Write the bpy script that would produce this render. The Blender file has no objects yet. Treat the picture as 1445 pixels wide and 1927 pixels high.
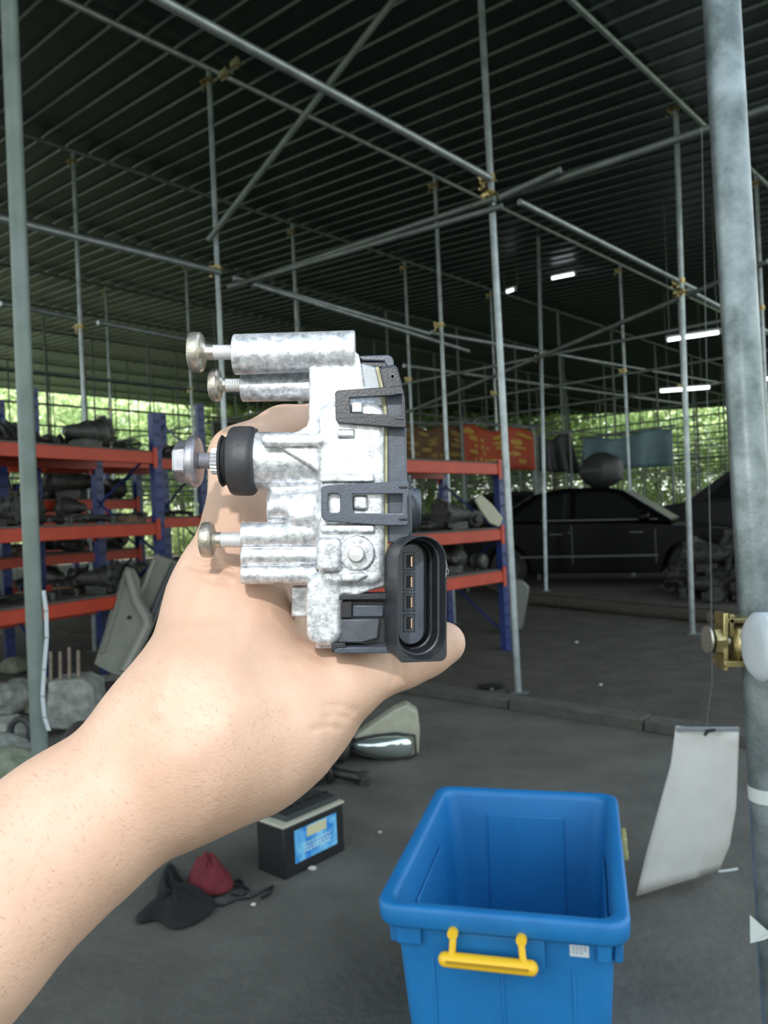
import bpy, math, random
import numpy as np
from mathutils import Vector, Matrix
random.seed(7)
# ---------------------------------------------------------------- camera
W, H, F = 1445., 1927., 1450.
ROLL = math.radians(2.5); EYE = 1.4; HX, HY = 722.5, 975.
CR = Vector((math.cos(ROLL), 0, -math.sin(ROLL)))      # image right
CD = Vector((-math.sin(ROLL), 0, -math.cos(ROLL)))     # image down
CF = Vector((0, 1, 0))                                  # view direction
CP = Vector((0, 0, EYE))
sc = bpy.context.scene
cam = bpy.data.cameras.new('camera'); co = bpy.data.objects.new('camera', cam); sc.collection.objects.link(co)
co.matrix_world = Matrix.Translation(CP) @ Matrix((( CR.x, -CD.x, 0), (CR.y, -CD.y, -1), (CR.z, -CD.z, 0))).to_4x4()
cam.sensor_fit = 'VERTICAL'; cam.sensor_height = 36; cam.lens = F / H * 36
cam.shift_y = (HY - H / 2) / H
cam.clip_start = .02; cam.clip_end = 300
cam.dof.use_dof = True; cam.dof.focus_distance = .352; cam.dof.aperture_fstop = 22
sc.camera = co
# ---------------------------------------------------------------- light
w = bpy.data.worlds.new('sky'); sc.world = w; w.use_nodes = True
wn = w.node_tree.nodes; wl = w.node_tree.links; bg = wn['Background']
tc = wn.new('ShaderNodeTexCoord'); sp = wn.new('ShaderNodeSeparateXYZ'); rp = wn.new('ShaderNodeValToRGB')
wl.new(tc.outputs['Generated'], sp.inputs[0]); wl.new(sp.outputs['Z'], rp.inputs[0]); wl.new(rp.outputs[0], bg.inputs[0])
rp.color_ramp.elements[0].color = (.90, .95, .88, 1); rp.color_ramp.elements[1].color = (.55, .75, .95, 1)
bg.inputs[1].default_value = 2.5
sun = bpy.data.lights.new('sun', 'SUN'); sun.energy = 13; sun.angle = .01; sun.color = (1, .97, .88)
so = bpy.data.objects.new('sun', sun); sc.collection.objects.link(so)
so.rotation_euler = Vector((.30, -.22, -1)).to_track_quat('-Z', 'Y').to_euler()
# small unseen light added above and left of the lens to light the hand
fl = bpy.data.lights.new('added_hand_light', 'AREA'); fl.shape = 'DISK'; fl.size = .02; fl.energy = 1.75; fl.color = (1, .98, .97)
fo = bpy.data.objects.new('added_hand_light', fl); sc.collection.objects.link(fo)
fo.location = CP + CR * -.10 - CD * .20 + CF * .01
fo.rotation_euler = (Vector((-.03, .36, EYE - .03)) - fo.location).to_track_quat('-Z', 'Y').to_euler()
sc.view_settings.view_transform = 'Standard'; sc.view_settings.look = 'None'
sc.view_settings.gamma = 1; sc.view_settings.exposure = 0; sc.view_settings.use_curve_mapping = False

# ---------------------------------------------------------------- helpers
def P(x, y, d):
    return CP + CF * d + CR * ((x - HX) / F * d) + CD * ((y - HY) / F * d)
def PZ(x, y, z=0.):
    v = CF + CR * ((x - HX) / F) + CD * ((y - HY) / F)
    return CP + v * ((z - EYE) / v.z)
def uvd(p):
    q = p - CP; d = q.y
    return HX + q.dot(CR) / d * F, HY + q.dot(CD) / d * F
E1 = Vector((math.sin(math.radians(42.5)), math.cos(math.radians(42.5)), 0)); E2 = Vector((-E1.y, E1.x, 0)); UP = Vector((0, 0, 1))
def ST(s, t, z=0.): return E1 * s + E2 * t + UP * z
def roof_z(t): return 5.5 + .07 * (t - 3)

MATS = {}
def mat(name, col, rough=.6, metal=0., col2=None, scale=8., bump=0., bscale=None, detail=4., trans=0., emit=None, spec=.5, contrast=.2, coat=0., alpha=None, sub=0.):
    if name in MATS: return MATS[name]
    m = bpy.data.materials.new(name); m.use_nodes = True; n = m.node_tree.nodes; l = m.node_tree.links
    b = n['Principled BSDF']; b.inputs['Base Color'].default_value = (*col, 1); b.inputs['Roughness'].default_value = rough
    b.inputs['Metallic'].default_value = metal; b.inputs['Specular IOR Level'].default_value = spec
    b.inputs['Coat Weight'].default_value = coat
    t = n.new('ShaderNodeTexCoord')
    if col2:
        no = n.new('ShaderNodeTexNoise'); no.inputs['Scale'].default_value = scale; no.inputs['Detail'].default_value = detail
        no.inputs['Roughness'].default_value = .65
        cr = n.new('ShaderNodeValToRGB'); cr.color_ramp.elements[0].position = .5 - contrast; cr.color_ramp.elements[1].position = .5 + contrast
        cr.color_ramp.elements[0].color = (*col, 1); cr.color_ramp.elements[1].color = (*col2, 1)
        l.new(t.outputs['Object'], no.inputs['Vector']); l.new(no.outputs['Fac'], cr.inputs[0]); l.new(cr.outputs[0], b.inputs['Base Color'])
    if bump:
        nb = n.new('ShaderNodeTexNoise'); nb.inputs['Scale'].default_value = bscale or scale * 3; nb.inputs['Detail'].default_value = 3
        bu = n.new('ShaderNodeBump'); bu.inputs['Strength'].default_value = min(bump, 1); bu.inputs['Distance'].default_value = .002 if not bscale or bscale > 100 else .01
        l.new(t.outputs['Object'], nb.inputs['Vector']); l.new(nb.outputs['Fac'], bu.inputs['Height']); l.new(bu.outputs[0], b.inputs['Normal'])
    if trans: b.inputs['Transmission Weight'].default_value = trans
    if sub:
        b.inputs['Subsurface Weight'].default_value = sub; b.inputs['Subsurface Radius'].default_value = (1, .35, .2); b.inputs['Subsurface Scale'].default_value = .004
    if emit: b.inputs['Emission Color'].default_value = (*emit[:3], 1); b.inputs['Emission Strength'].default_value = emit[3]
    MATS[name] = m
    return m
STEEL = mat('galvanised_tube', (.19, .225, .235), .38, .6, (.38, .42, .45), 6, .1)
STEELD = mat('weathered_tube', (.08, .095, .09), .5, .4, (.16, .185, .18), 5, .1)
COUP = mat('brass_coupler', (.20, .15, .06), .35, .9, (.55, .45, .22), 40, .3, 120)
ALU = mat('cast_aluminium', (.30, .31, .33), .40, .62, (.74, .76, .79), 300, .12, 1100, contrast=.15, detail=8)
ALUB = mat('bright_aluminium', (.72, .74, .77), .4, .4, (.9, .91, .93), 300, .25, 900)
ZINC = mat('zinc_bolt', (.30, .26, .20), .36, .85, (.58, .55, .50), 180, .1, 700)
ZINCB = mat('bright_thread', (.7, .7, .7), .35, .6)
NUT = mat('grey_nut', (.26, .26, .30), .36, .85, (.44, .43, .47), 200)
RUB = mat('black_rubber', (.012, .013, .015), .55, 0, (.03, .03, .033), 60, .1, 400)
PLA = mat('black_plastic', (.010, .011, .014), .42, 0, (.018, .020, .026), 150, .12, 1200)
PLAG = mat('grey_sheen_plastic', (.040, .049, .066), .36, 0, (.060, .070, .092), 120, .1, 1200)
DARK = mat('dark_recess', (.004, .004, .005), .7)
GASK = mat('olive_gasket', (.22, .21, .11), .6, 0, (.34, .33, .20), 200)
COPP = mat('copper_blade', (.75, .48, .36), .25, 1.)
RED = mat('red_beam_paint', (.32, .026, .008), .5, 0, (.42, .042, .014), 5, .05)
BLUE = mat('blue_upright_paint', (.008, .020, .10), .4, 0, (.014, .034, .16), 8)
BOARD = mat('shelf_board', (.06, .055, .05), .8, 0, (.10, .09, .08), 5)
BIN = mat('blue_bin_plastic', (.006, .135, .37), .5, 0, (.010, .17, .44), 6, .05, 300)
YEL = mat('yellow_handle_plastic', (.85, .50, .02), .45)
BLKP = mat('black_case_plastic', (.008, .008, .010), .5)
CREAM = mat('cream_trim', (.42, .40, .33), .6)
CONC = mat('concrete_block', (.10, .11, .10), .95, 0, (.30, .315, .29), 11, .8, 40)
RUST = mat('rusty_bar', (.16, .12, .09), .8, .3, (.28, .24, .2), 60)
TRIM = mat('beige_trim_plastic', (.15, .155, .13), .6, 0, (.20, .205, .18), 6)
TRIMD = mat('dark_trim_plastic', (.045, .05, .055), .6, 0, (.07, .075, .08), 6)
OILY = mat('oily_metal', (.007, .007, .007), .45, .2, (.03, .03, .027), 30, .5, 60)
OILG = mat('grey_casting', (.016, .016, .015), .5, .4, (.075, .078, .070), 25, .5, 60)
OILB = mat('brown_casting', (.06, .035, .02), .6, .4, (.14, .09, .05), 25, .5, 60)
CAR = mat('black_car_paint', (.002, .002, .003), .25, 0, spec=.10)
CARG = mat('dusty_dark_paint', (.012, .012, .014), .5, spec=.15)
GLASS = mat('tinted_glass', (.008, .009, .009), .06, 0, spec=.5)
DUSTG = mat('dusty_windscreen', (.16, .165, .16), .3, 0, (.25, .25, .235), 3)
TYRE = mat('tyre_rubber', (.01, .01, .01), .8)
TAPE = mat('pale_tape', (.45, .48, .47), .5)
WHITE = mat('white_panel', (.42, .41, .39), .55, 0, (.50, .49, .475), 5)
LEAF = [mat('leaf_a', (.24, .34, .14), .45, 0, (.46, .54, .28), 2), mat('leaf_b', (.16, .26, .12), .45, 0, (.36, .46, .24), 2), mat('leaf_c', (.40, .46, .22), .45, 0, (.62, .66, .40), 2)]
for m_ in LEAF:   # let the sun through the leaves
    n_ = m_.node_tree.nodes; l_ = m_.node_tree.links; o_ = n_['Material Output']; b_ = n_['Principled BSDF']
    t_ = n_.new('ShaderNodeBsdfTranslucent'); mx = n_.new('ShaderNodeMixShader'); mx.inputs[0].default_value = .45
    t_.inputs[0].default_value = (.60, .74, .38, 1)
    l_.new(b_.outputs[0], mx.inputs[1]); l_.new(t_.outputs[0], mx.inputs[2]); l_.new(mx.outputs[0], o_.inputs[0])
BARK = mat('bark', (.20, .17, .13), .9, 0, (.36, .32, .27), 12, .6, 20)
SKIN = mat('skin', (.47, .29, .20), .62, 0, (.58, .385, .29), 26, .16, 700, contrast=.28, sub=.25)
HAIRM = mat('arm_hair', (.20, .12, .08), .6)

class G:
    def __init__(s): s.v = []; s.f = []
    def add(s, vs, fs):
        o = len(s.v); s.v += [Vector(v) for v in vs]; s.f += [tuple(i + o for i in f) for f in fs]; return s
    def box(s, c, sx, sy, sz, ax=None, ay=None, az=None, taper=1.):
        c = Vector(c); ax = Vector(ax or (1, 0, 0)).normalized(); ay = Vector(ay or (0, 1, 0)).normalized(); az = Vector(az or (0, 0, 1)).normalized()
        vs = []
        for k in (-1, 1):
            for j in (-1, 1):
                for i in (-1, 1):
                    q = taper if k > 0 else 1.
                    vs.append(c + ax * (i * sx / 2 * q) + ay * (j * sy / 2 * q) + az * (k * sz / 2))
        return s.add(vs, [(0, 2, 3, 1), (4, 5, 7, 6), (0, 1, 5, 4), (2, 6, 7, 3), (0, 4, 6, 2), (1, 3, 7, 5)])
    def rings(s, rs, closed=False, cap=True):
        n = len(rs[0]); vs = [p for r in rs for p in r]; fs = []
        m = len(rs)
        for k in range(m if closed else m - 1):
            for i in range(n):
                a = k * n + i; b = k * n + (i + 1) % n; k2 = (k + 1) % m
                fs.append((a, b, k2 * n + (i + 1) % n, k2 * n + i))
        if cap and not closed: fs.append(tuple(reversed(range(n)))); fs.append(tuple(range((m - 1) * n, m * n)))
        return s.add(vs, fs)
    def lathe(s, p0, ax, prof, n=24, cap=True, squash=None):
        p0 = Vector(p0); ax = Vector(ax).normalized(); a = ax.orthogonal().normalized(); b = ax.cross(a)
        if squash: a, b, = squash
        rs = [[p0 + ax * h + a * (r * math.cos(2 * math.pi * i / n)) + b * (r * math.sin(2 * math.pi * i / n)) for i in range(n)] for h, r in prof]
        return s.rings(rs, cap=cap)
    def tube(s, p0, p1, r, n=12, r2=None):
        d = Vector(p1) - Vector(p0); return s.lathe(p0, d, [(0, r), (d.length, r if r2 is None else r2)], n)
    def path(s, pts, r, n=8, closed=False):
        pts = [Vector(p) for p in pts]; rs = []; m = len(pts)
        up = None
        for i, p in enumerate(pts):
            t = (pts[(i + 1) % m] - pts[i - 1]) if closed else (pts[min(i + 1, m - 1)] - pts[max(i - 1, 0)])
            t.normalize()
            if up is None: up = t.orthogonal().normalized()
            a = (up - t * up.dot(t)).normalized(); up = a; b = t.cross(a)
            rs.append([p + a * (r * math.cos(2 * math.pi * k / n)) + b * (r * math.sin(2 * math.pi * k / n)) for k in range(n)])
        return s.rings(rs, closed=closed)
    def prism(s, pts, off):
        off = Vector(off); n = len(pts); pts = [Vector(p) for p in pts]
        return s.add(pts + [p + off for p in pts], [tuple(range(n)), tuple(reversed(range(n, 2 * n)))] + [(i, i + n, (i + 1) % n + n, (i + 1) % n) for i in range(n)])
    def build(s, name, m=None, parent=None, smooth=True, bevel=0, seg=2, origin=None, stuff=False, angle=35, label=None, sub=0, solid=0):
        me = bpy.data.meshes.new(name)
        og = Vector(origin) if origin is not None else Vector((0, 0, 0))
        me.from_pydata([v - og for v in s.v], [], s.f); me.update()
        ob = bpy.data.objects.new(name, me); sc.collection.objects.link(ob)
        bm_fix(me)
        if m: me.materials.append(m)
        if smooth:
            me.polygons.foreach_set('use_smooth', [True] * len(me.polygons))
            sharp(me, angle)
        if solid: mo = ob.modifiers.new('solid', 'SOLIDIFY'); mo.thickness = solid; mo.offset = 0
        if bevel: mo = ob.modifiers.new('bevel', 'BEVEL'); mo.width = bevel; mo.segments = seg; mo.limit_method = 'ANGLE'; mo.angle_limit = math.radians(30)
        if sub: mo = ob.modifiers.new('sub', 'SUBSURF'); mo.levels = mo.render_levels = sub
        if parent is not None:
            ob.parent = parent; ob.location = og - world_loc(parent)
        else: ob.location = og
        if stuff: ob['kind'] = 'stuff'
        if label: ob['label'] = label
        return ob
def world_loc(o):
    p = Vector(o.location)
    while o.parent: o = o.parent; p += Vector(o.location)
    return p
import bmesh
def bm_fix(me):
    bm = bmesh.new(); bm.from_mesh(me); bmesh.ops.recalc_face_normals(bm, faces=bm.faces); bm.to_mesh(me); bm.free()
def sharp(me, angle):
    bm = bmesh.new(); bm.from_mesh(me); th = math.radians(angle)
    for e in bm.edges:
        if len(e.link_faces) == 2 and e.calc_face_angle(0) > th: e.smooth = False
    bm.to_mesh(me); bm.free()
def tag(o, label=None, cat=None, group=None, kind=None):
    if label: o['label'] = label
    if cat: o['category'] = cat
    if group: o['group'] = group
    if kind: o['kind'] = kind
    return o
def thing(name, loc, label, cat, group=None):
    o = bpy.data.objects.new(name, None); sc.collection.objects.link(o); o.location = loc; o.empty_display_size = .1
    return tag(o, label, cat, group)
def dup(o, parent=None):
    c = o.copy(); sc.collection.objects.link(c)
    if parent is not None: c.parent = parent
    for ch in list(o.children): dup(ch, c)
    return c

# ---- signed distance surfaces (for the casting and the hand)
def net(Fv, org, step):
    nx, ny, nz = Fv.shape; S = Fv < 0
    cnt = np.zeros((nx - 1, ny - 1, nz - 1), np.uint8)
    for i in (0, 1):
        for j in (0, 1):
            for k in (0, 1): cnt += S[i:nx - 1 + i, j:ny - 1 + j, k:nz - 1 + k]
    act = (cnt > 0) & (cnt < 8); ids = np.full(act.shape, -1, np.int32); I, J, K = np.nonzero(act); ids[I, J, K] = np.arange(len(I))
    pos = np.zeros((len(I), 3)); num = np.zeros(len(I))
    cs = [(a, b, c) for a in (0, 1) for b in (0, 1) for c in (0, 1)]
    for a in cs:
        for ax in range(3):
            if a[ax]: continue
            b = list(a); b[ax] = 1
            fa = Fv[I + a[0], J + a[1], K + a[2]]; fb = Fv[I + b[0], J + b[1], K + b[2]]
            m = (fa < 0) != (fb < 0); t = np.where(m, fa / np.where(m, fa - fb, 1), 0)
            for q in range(3): pos[:, q] += np.where(m, a[q] + (t if q == ax else 0), 0)
            num += m
    pos /= num[:, None]; pos += np.stack([I, J, K], 1); pos = pos * step + np.array(org)
    faces = []
    for ax in range(3):
        sl0 = [slice(None)] * 3; sl1 = [slice(None)] * 3; sl0[ax] = slice(0, -1); sl1[ax] = slice(1, None)
        m = S[tuple(sl0)] != S[tuple(sl1)]; a, b, c = np.nonzero(m)
        o1, o2 = [q for q in range(3) if q != ax]
        idx = np.stack([a, b, c], 1); ok = (idx[:, o1] > 0) & (idx[:, o2] > 0) & (idx[:, o1] < Fv.shape[o1] - 1) & (idx[:, o2] < Fv.shape[o2] - 1); idx = idx[ok]
        def g(d1, d2):
            q = idx.copy(); q[:, o1] -= d1; q[:, o2] -= d2; return ids[q[:, 0], q[:, 1], q[:, 2]]
        quad = np.stack([g(0, 0), g(1, 0), g(1, 1), g(0, 1)], 1)
        inside = S[idx[:, 0], idx[:, 1], idx[:, 2]]; flip = inside if ax != 1 else ~inside
        quad[flip] = quad[flip][:, ::-1]; faces.append(quad)
    return pos, np.concatenate(faces)
def net_obj(name, pos, faces, m, parent=None, origin=None):
    me = bpy.data.meshes.new(name); og = np.array(origin if origin is not None else (0, 0, 0))
    me.vertices.add(len(pos)); me.vertices.foreach_set('co', (pos - og).ravel().astype(np.float32))
    me.loops.add(faces.size); me.loops.foreach_set('vertex_index', faces.ravel().astype(np.int32))
    me.polygons.add(len(faces)); me.polygons.foreach_set('loop_start', np.arange(0, faces.size, 4, dtype=np.int32))
    me.polygons.foreach_set('use_smooth', np.ones(len(faces), bool)); me.update(calc_edges=True); me.validate()
    bm_fix(me)
    me.materials.append(m); ob = bpy.data.objects.new(name, me); sc.collection.objects.link(ob)
    if parent is not None: ob.parent = parent; ob.location = Vector(og) - world_loc(parent)
    else: ob.location = og
    return ob
def smin(a, b, k):
    h = np.clip(.5 + .5 * (b - a) / k, 0, 1); return b + (a - b) * h - k * h * (1 - h)

# ================================================================ SETTING
# floor
FLO = mat('floor_concrete', (.062, .060, .052), .85, 0, (.125, .121, .106), 2.2, .5, 30, detail=9, contrast=.22)
DIRT = mat('packed_dirt', (.026, .023, .018), .95, 0, (.068, .061, .049), 3.5, .9, 25, detail=10)
g = G(); g.box(ST(14, 14, -.1), 90, 90, .2, E1, E2); fl_ = g.build('floor', FLO, smooth=False); tag(fl_, kind='structure')
g = G(); g.box(ST(4.75 + 20, 14, .0), 40, 56, .1, E1, E2); tag(g.build('earth_floor', DIRT, smooth=False), kind='structure')
kerb = thing('kerb', ST(4.68, 2, 0), None, None); del_ = None; tag(kerb, kind='structure')
KM = mat('kerb_concrete', (.045, .045, .038), .9, 0, (.085, .084, .072), 9, .7, 40)
for i in range(9):
    g = G(); g.box(ST(4.68 + random.uniform(-.01, .01), -3.4 + i * 1.0, .035), .16, .985, .07 + random.uniform(0, .012), E1, E2); g.build('kerb_stone', KM, kerb, bevel=.01)
# outside ground
GR = mat('meadow', (.10, .16, .05), .9, 0, (.22, .30, .12), .6)
g = G(); g.box((0, 60, -.26), 260, 240, .1); tag(g.build('ground', GR, smooth=False), kind='structure')
# platform under the wrecks
plat = [Vector(p) for p in ((1.95, 11.6, 0), (3.75, 8.75, 0), (10, 6.5, 0), (18, 18, 0), (8, 22, 0), (1.6, 20, 0))]
g = G(); g.prism(plat, (0, 0, .2)); tag(g.build('earth_bank', DIRT, smooth=False), kind='structure')
g = G(); g.path([(1.9, 11.55, .12), (2.5, 10.5, .13), (3.1, 9.6, .11), (3.65, 8.75, .12)], .07, 10)
tag(g.build('timber_log', mat('old_timber', (.035, .03, .022), .9, 0, (.07, .06, .048), 20, .6)), 'long weathered timber edging the earth bank before the black car', 'timber')

# roof of ribbed sheets
ROOFM = mat('green_roof_sheet', (.016, .030, .026), .40, .35, (.030, .048, .042), 3)
ROOFLIT = mat('lit_bay_roof_sheet', (.040, .058, .056), .38, .4, (.065, .088, .086), 3)  # side light on the first bay, painted in as a paler sheet colour
roof = thing('roof', ST(10, 10, roof_z(10)), None, None); tag(roof, kind='structure')
def sheet_geo(g, s0, width, t0, t1, dz, n=3):
    pr = []; pitch = width / n
    for i in range(n):
        a = i * pitch
        pr += [(a, 0), (a + pitch - .050, 0), (a + pitch - .040, -.024), (a + pitch - .015, -.024), (a + pitch - .005, 0)]
    pr.append((width, 0))
    vs = []
    for t, k in ((t0, 0), (t1, 0)):
        vs += [ST(s0 + a, t, roof_z(t) + z + dz + (.004 if t == t1 else 0)) for a, z in pr]
    m = len(pr); fs = [(i, i + 1, m + i + 1, m + i) for i in range(m - 1)]
    g.add(vs, fs)
TR = [-.1, 2.9, 5.9, 8.6, 11.4, 14.2, 17.0, 19.8, 22.6, 25.4, 28.2, 31., 34.]
SW = .84; s_start = -3.
for r in range(len(TR) - 1):
    t0, t1 = TR[r] - .03, TR[r + 1] + .03
    base = None
    n_s = int((40 - s_start) / SW)
    far = G(); nfar = 0
    for k in range(n_s):
        s0 = s_start + k * SW
        px = ST(s0, (t0 + t1) / 2, roof_z(t0)); near = (r < 7 and 1 < s0 < 21)
        if near:
            if base is None:
                g = G(); sheet_geo(g, s0, SW + .004, t0, t1, 0); base = g.build('roof_sheet', ROOFLIT if r == 0 else ROOFM, roof, smooth=False, origin=ST(s0, t0, roof_z(t0))); bs = s0
            else:
                c = base.copy(); sc.collection.objects.link(c); c.location = base.location + E1 * (s0 - bs) + UP * random.uniform(0, .006)
        else: sheet_geo(far, s0, SW, t0, t1, 0); nfar += 1
    if nfar: far.build('roof_sheet_row', ROOFLIT if r == 0 else ROOFM, roof, smooth=False, stuff=True, origin=ST(s_start, t0, roof_z(t0)))

# ================================================================ SCAFFOLD
RT = .0242
def coupler(parent, p, ax1, ax2, s=1., mt=COUP):
    g = G(); a = Vector(ax1).normalized(); b = Vector(ax2).normalized(); c = a.cross(b).normalized()
    g.lathe(p - a * .028 * s, a, [(0, .036 * s), (.056 * s, .036 * s)], 10)
    g.lathe(p + c * .052 * s - b * .028 * s, b, [(0, .036 * s), (.056 * s, .036 * s)], 10)
    for q in (-1, 1):
        g.tube(p + b * .05 * q * s - c * .02 * s, p + b * .05 * q * s + c * .05 * s, .008 * s, 6)
        g.lathe(p + b * .05 * q * s + c * .045 * s, c, [(0, .016 * s), (.016 * s, .016 * s)], 6)
        g.lathe(p + a * .045 * q * s + c * .09 * s, c, [(0, .014 * s), (.016 * s, .014 * s)], 6)
    return g.build('coupler', mt, parent, origin=p)
def post(name, base, top, label, r=RT, mt=STEEL, coup=(), group=None, n=14, foot=True):
    base = Vector(base); top = Vector(top)
    t = thing(name, base, label, 'scaffold post', group)
    g = G(); g.tube(base + UP * .006, top, r, n); g.build('tube', mt, t, origin=base)
    if foot:
        g = G(); g.box(base + UP * .004, .14, .14, .008); g.build('base_plate', STEELD, t, origin=base)
    for z, ax in coup:
        f = (z - base.z) / (top.z - base.z); coupler(t, base.lerp(top, f), top - base, ax)
    return t
ZL = 3.78
gl = .05
# near posts placed one by one
p0b = P(84, 1640, 2.95); p0t = P(16, -20, 2.95); d0 = (p0b - p0t).normalized(); p0b = p0b + d0 * ((p0b.z - 0) / -d0.z if d0.z else 0)
POLEL = mat('greenish_tube', (.10, .13, .12), .5, .4, (.17, .21, .20), 4)
post('scaffold_post', Vector((p0b.x, p0b.y, 0)), p0t + (p0t - p0b).normalized() * 2.0, 'greenish grey upright tube nearest at the left, beside the red and blue rack', .031, POLEL, [])
mb = PZ(975, 1302, gl); mt_ = P(905, 0, 5.85); mt_ = mb + (mt_ - mb) * 1.12
post('scaffold_post', mb, mt_, 'tall thin upright tube standing between the motor and the black car', .026, STEEL, [(3.93, E1), (3.80, E2)])
fb = PZ(1303, 1192, gl); ft = P(1271, 185, fb.y - .15)
post('scaffold_post', fb, ft, 'upright tube in front of the front end of the black wrecked car', .028, STEEL, [(3.72, E1), (3.6, E2), (ft.z - .1, E1)])
eb = PZ(1028, 1112, .2); et = P(1013, 445, 12.1); et = eb + (et - eb) * 1.0
post('scaffold_post', eb, et, 'thin upright tube in front of the side of the black car', .027, STEEL, [(ZL, E1)])
# the big pole close by on the right
bb = P(1470, 1927, 1.06); bt = P(1357, 0, 1.06); dd = (bb - bt).normalized(); bfoot = bb + dd * (bb.z / -dd.z); btop = bt - dd * 2.2
BIGM = mat('stained_zinc_tube', (.09, .115, .12), .38, .65, (.26, .30, .32), 16, .15, 200, detail=7, contrast=.16)
big = thing('scaffold_pole', Vector((bfoot.x, bfoot.y, 0)), 'large stained zinc pole close by at the right edge', 'pole')
g = G(); g.tube(bfoot + UP * .006, btop, .0242, 32); g.build('tube', BIGM, big, origin=bfoot)
g = G(); g.box(bfoot + UP * .004, .15, .15, .008); g.build('base_plate', STEELD, big, origin=bfoot)
def onbig(y, d=1.06):
    x = 1357 + (y / 1927.) * (1470 - 1357); return P(x, y, d)
def band(y0, y1, r, m, nm, lab, skew=0.):
    g = G(); a = onbig(y0); b = onbig(y1); ax = (b - a).normalized(); o = ax.orthogonal().normalized(); q = ax.cross(o)
    rs = []
    for h, rr in ((0, .0243), (.0, r), ((b - a).length, r), ((b - a).length, .0243)):
        rs.append([a + ax * (h + skew * math.sin(2 * math.pi * i / 28) * .01) + o * (rr * math.cos(2 * math.pi * i / 28)) + q * (rr * math.sin(2 * math.pi * i / 28)) for i in range(28)])
    g.rings(rs, cap=False); return g.build(nm, m, big, origin=a, label=lab)
band(1478, 1504, .0252, TAPE, 'tape', 'pale band of tape')
g = G(); pts = [P(1411, 1722, 1.034), P(1445, 1752, 1.032), P(1460, 1756, 1.033), P(1440, 1768, 1.033), P(1412, 1775, 1.034)]
g.prism(pts, CF * .0008); g.build('tape_scrap', TAPE, big, smooth=False, label='torn triangle of white tape', origin=pts[0])
# horizontal tube end with its white cap, held to the pole by a brass coupler
cend = P(1466, 1217, .97)
tv = (CR * .55 + CF * .83).normalized()
capt = thing('capped_tube', cend, 'short tube end with thick whitish plastic cap beside the brass coupler', 'tube')
g = G(); g.lathe(cend - CR * .034, CR, [(0, .030), (.003, .038), (.008, .043), (.05, .0435), (.07, .044)], 36, squash=(-CD, CF)); g.build('end_cap', mat('white_cap_plastic', (.42, .46, .50), .5, 0, (.50, .54, .58), 20), capt, origin=cend)
g = G(); g.tube(cend + CR * .03, cend + CR * .6, .0242, 24); g.build('tube', STEEL, capt, origin=cend)
bc = P(1370, 1212, 1.03)
bcu = thing('swivel_coupler', bc, 'brass coloured clamp with bolts gripping the large stained pole', 'clamp')
g = G(); g.lathe(bc + CR * -.002, CR, [(0, .020), (.006, .027), (.02, .029), (.034, .026)], 20, squash=(CD, CF)); g.build('clamp_jaw', COUP, bcu, bevel=.001, origin=bc)
g = G(); g.box(P(1357, 1205, 1.02), .006, .03, .075, CR, CF, CD); g.box(P(1372, 1245, 1.02), .03, .04, .008, CR, CF, CD); g.build('strap', COUP, bcu, bevel=.001, origin=bc)
g = G(); g.tube(P(1330, 1207, 1.02), P(1372, 1207, 1.02), .006, 12)
for k in range(5): g.lathe(P(1334 + k * 5, 1207, 1.02), CR, [(0, .0062), (.0012, .0074), (.0024, .0062)], 12)
g.build('threaded_bolt', ZINC, bcu, origin=bc)
g = G(); g.lathe(P(1340, 1207, 1.02), CR, [(0, .017), (.012, .019), (.014, .017)], 6); g.build('nut', COUP, bcu, origin=bc, bevel=.001)
g = G(); g.lathe(P(1329, 1203, 1.02), CR, [(0, .018), (.003, .018)], 16); g.build('washer', ZINC, bcu, origin=bc)
g = G(); g.box(P(1385, 1165, 1.035), .045, .04, .006, CR, CF, CD); g.box(P(1368, 1175, 1.03), .006, .03, .03, CR, CF, CD); g.build('bracket', COUP, bcu, origin=bc, bevel=.001)

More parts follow.
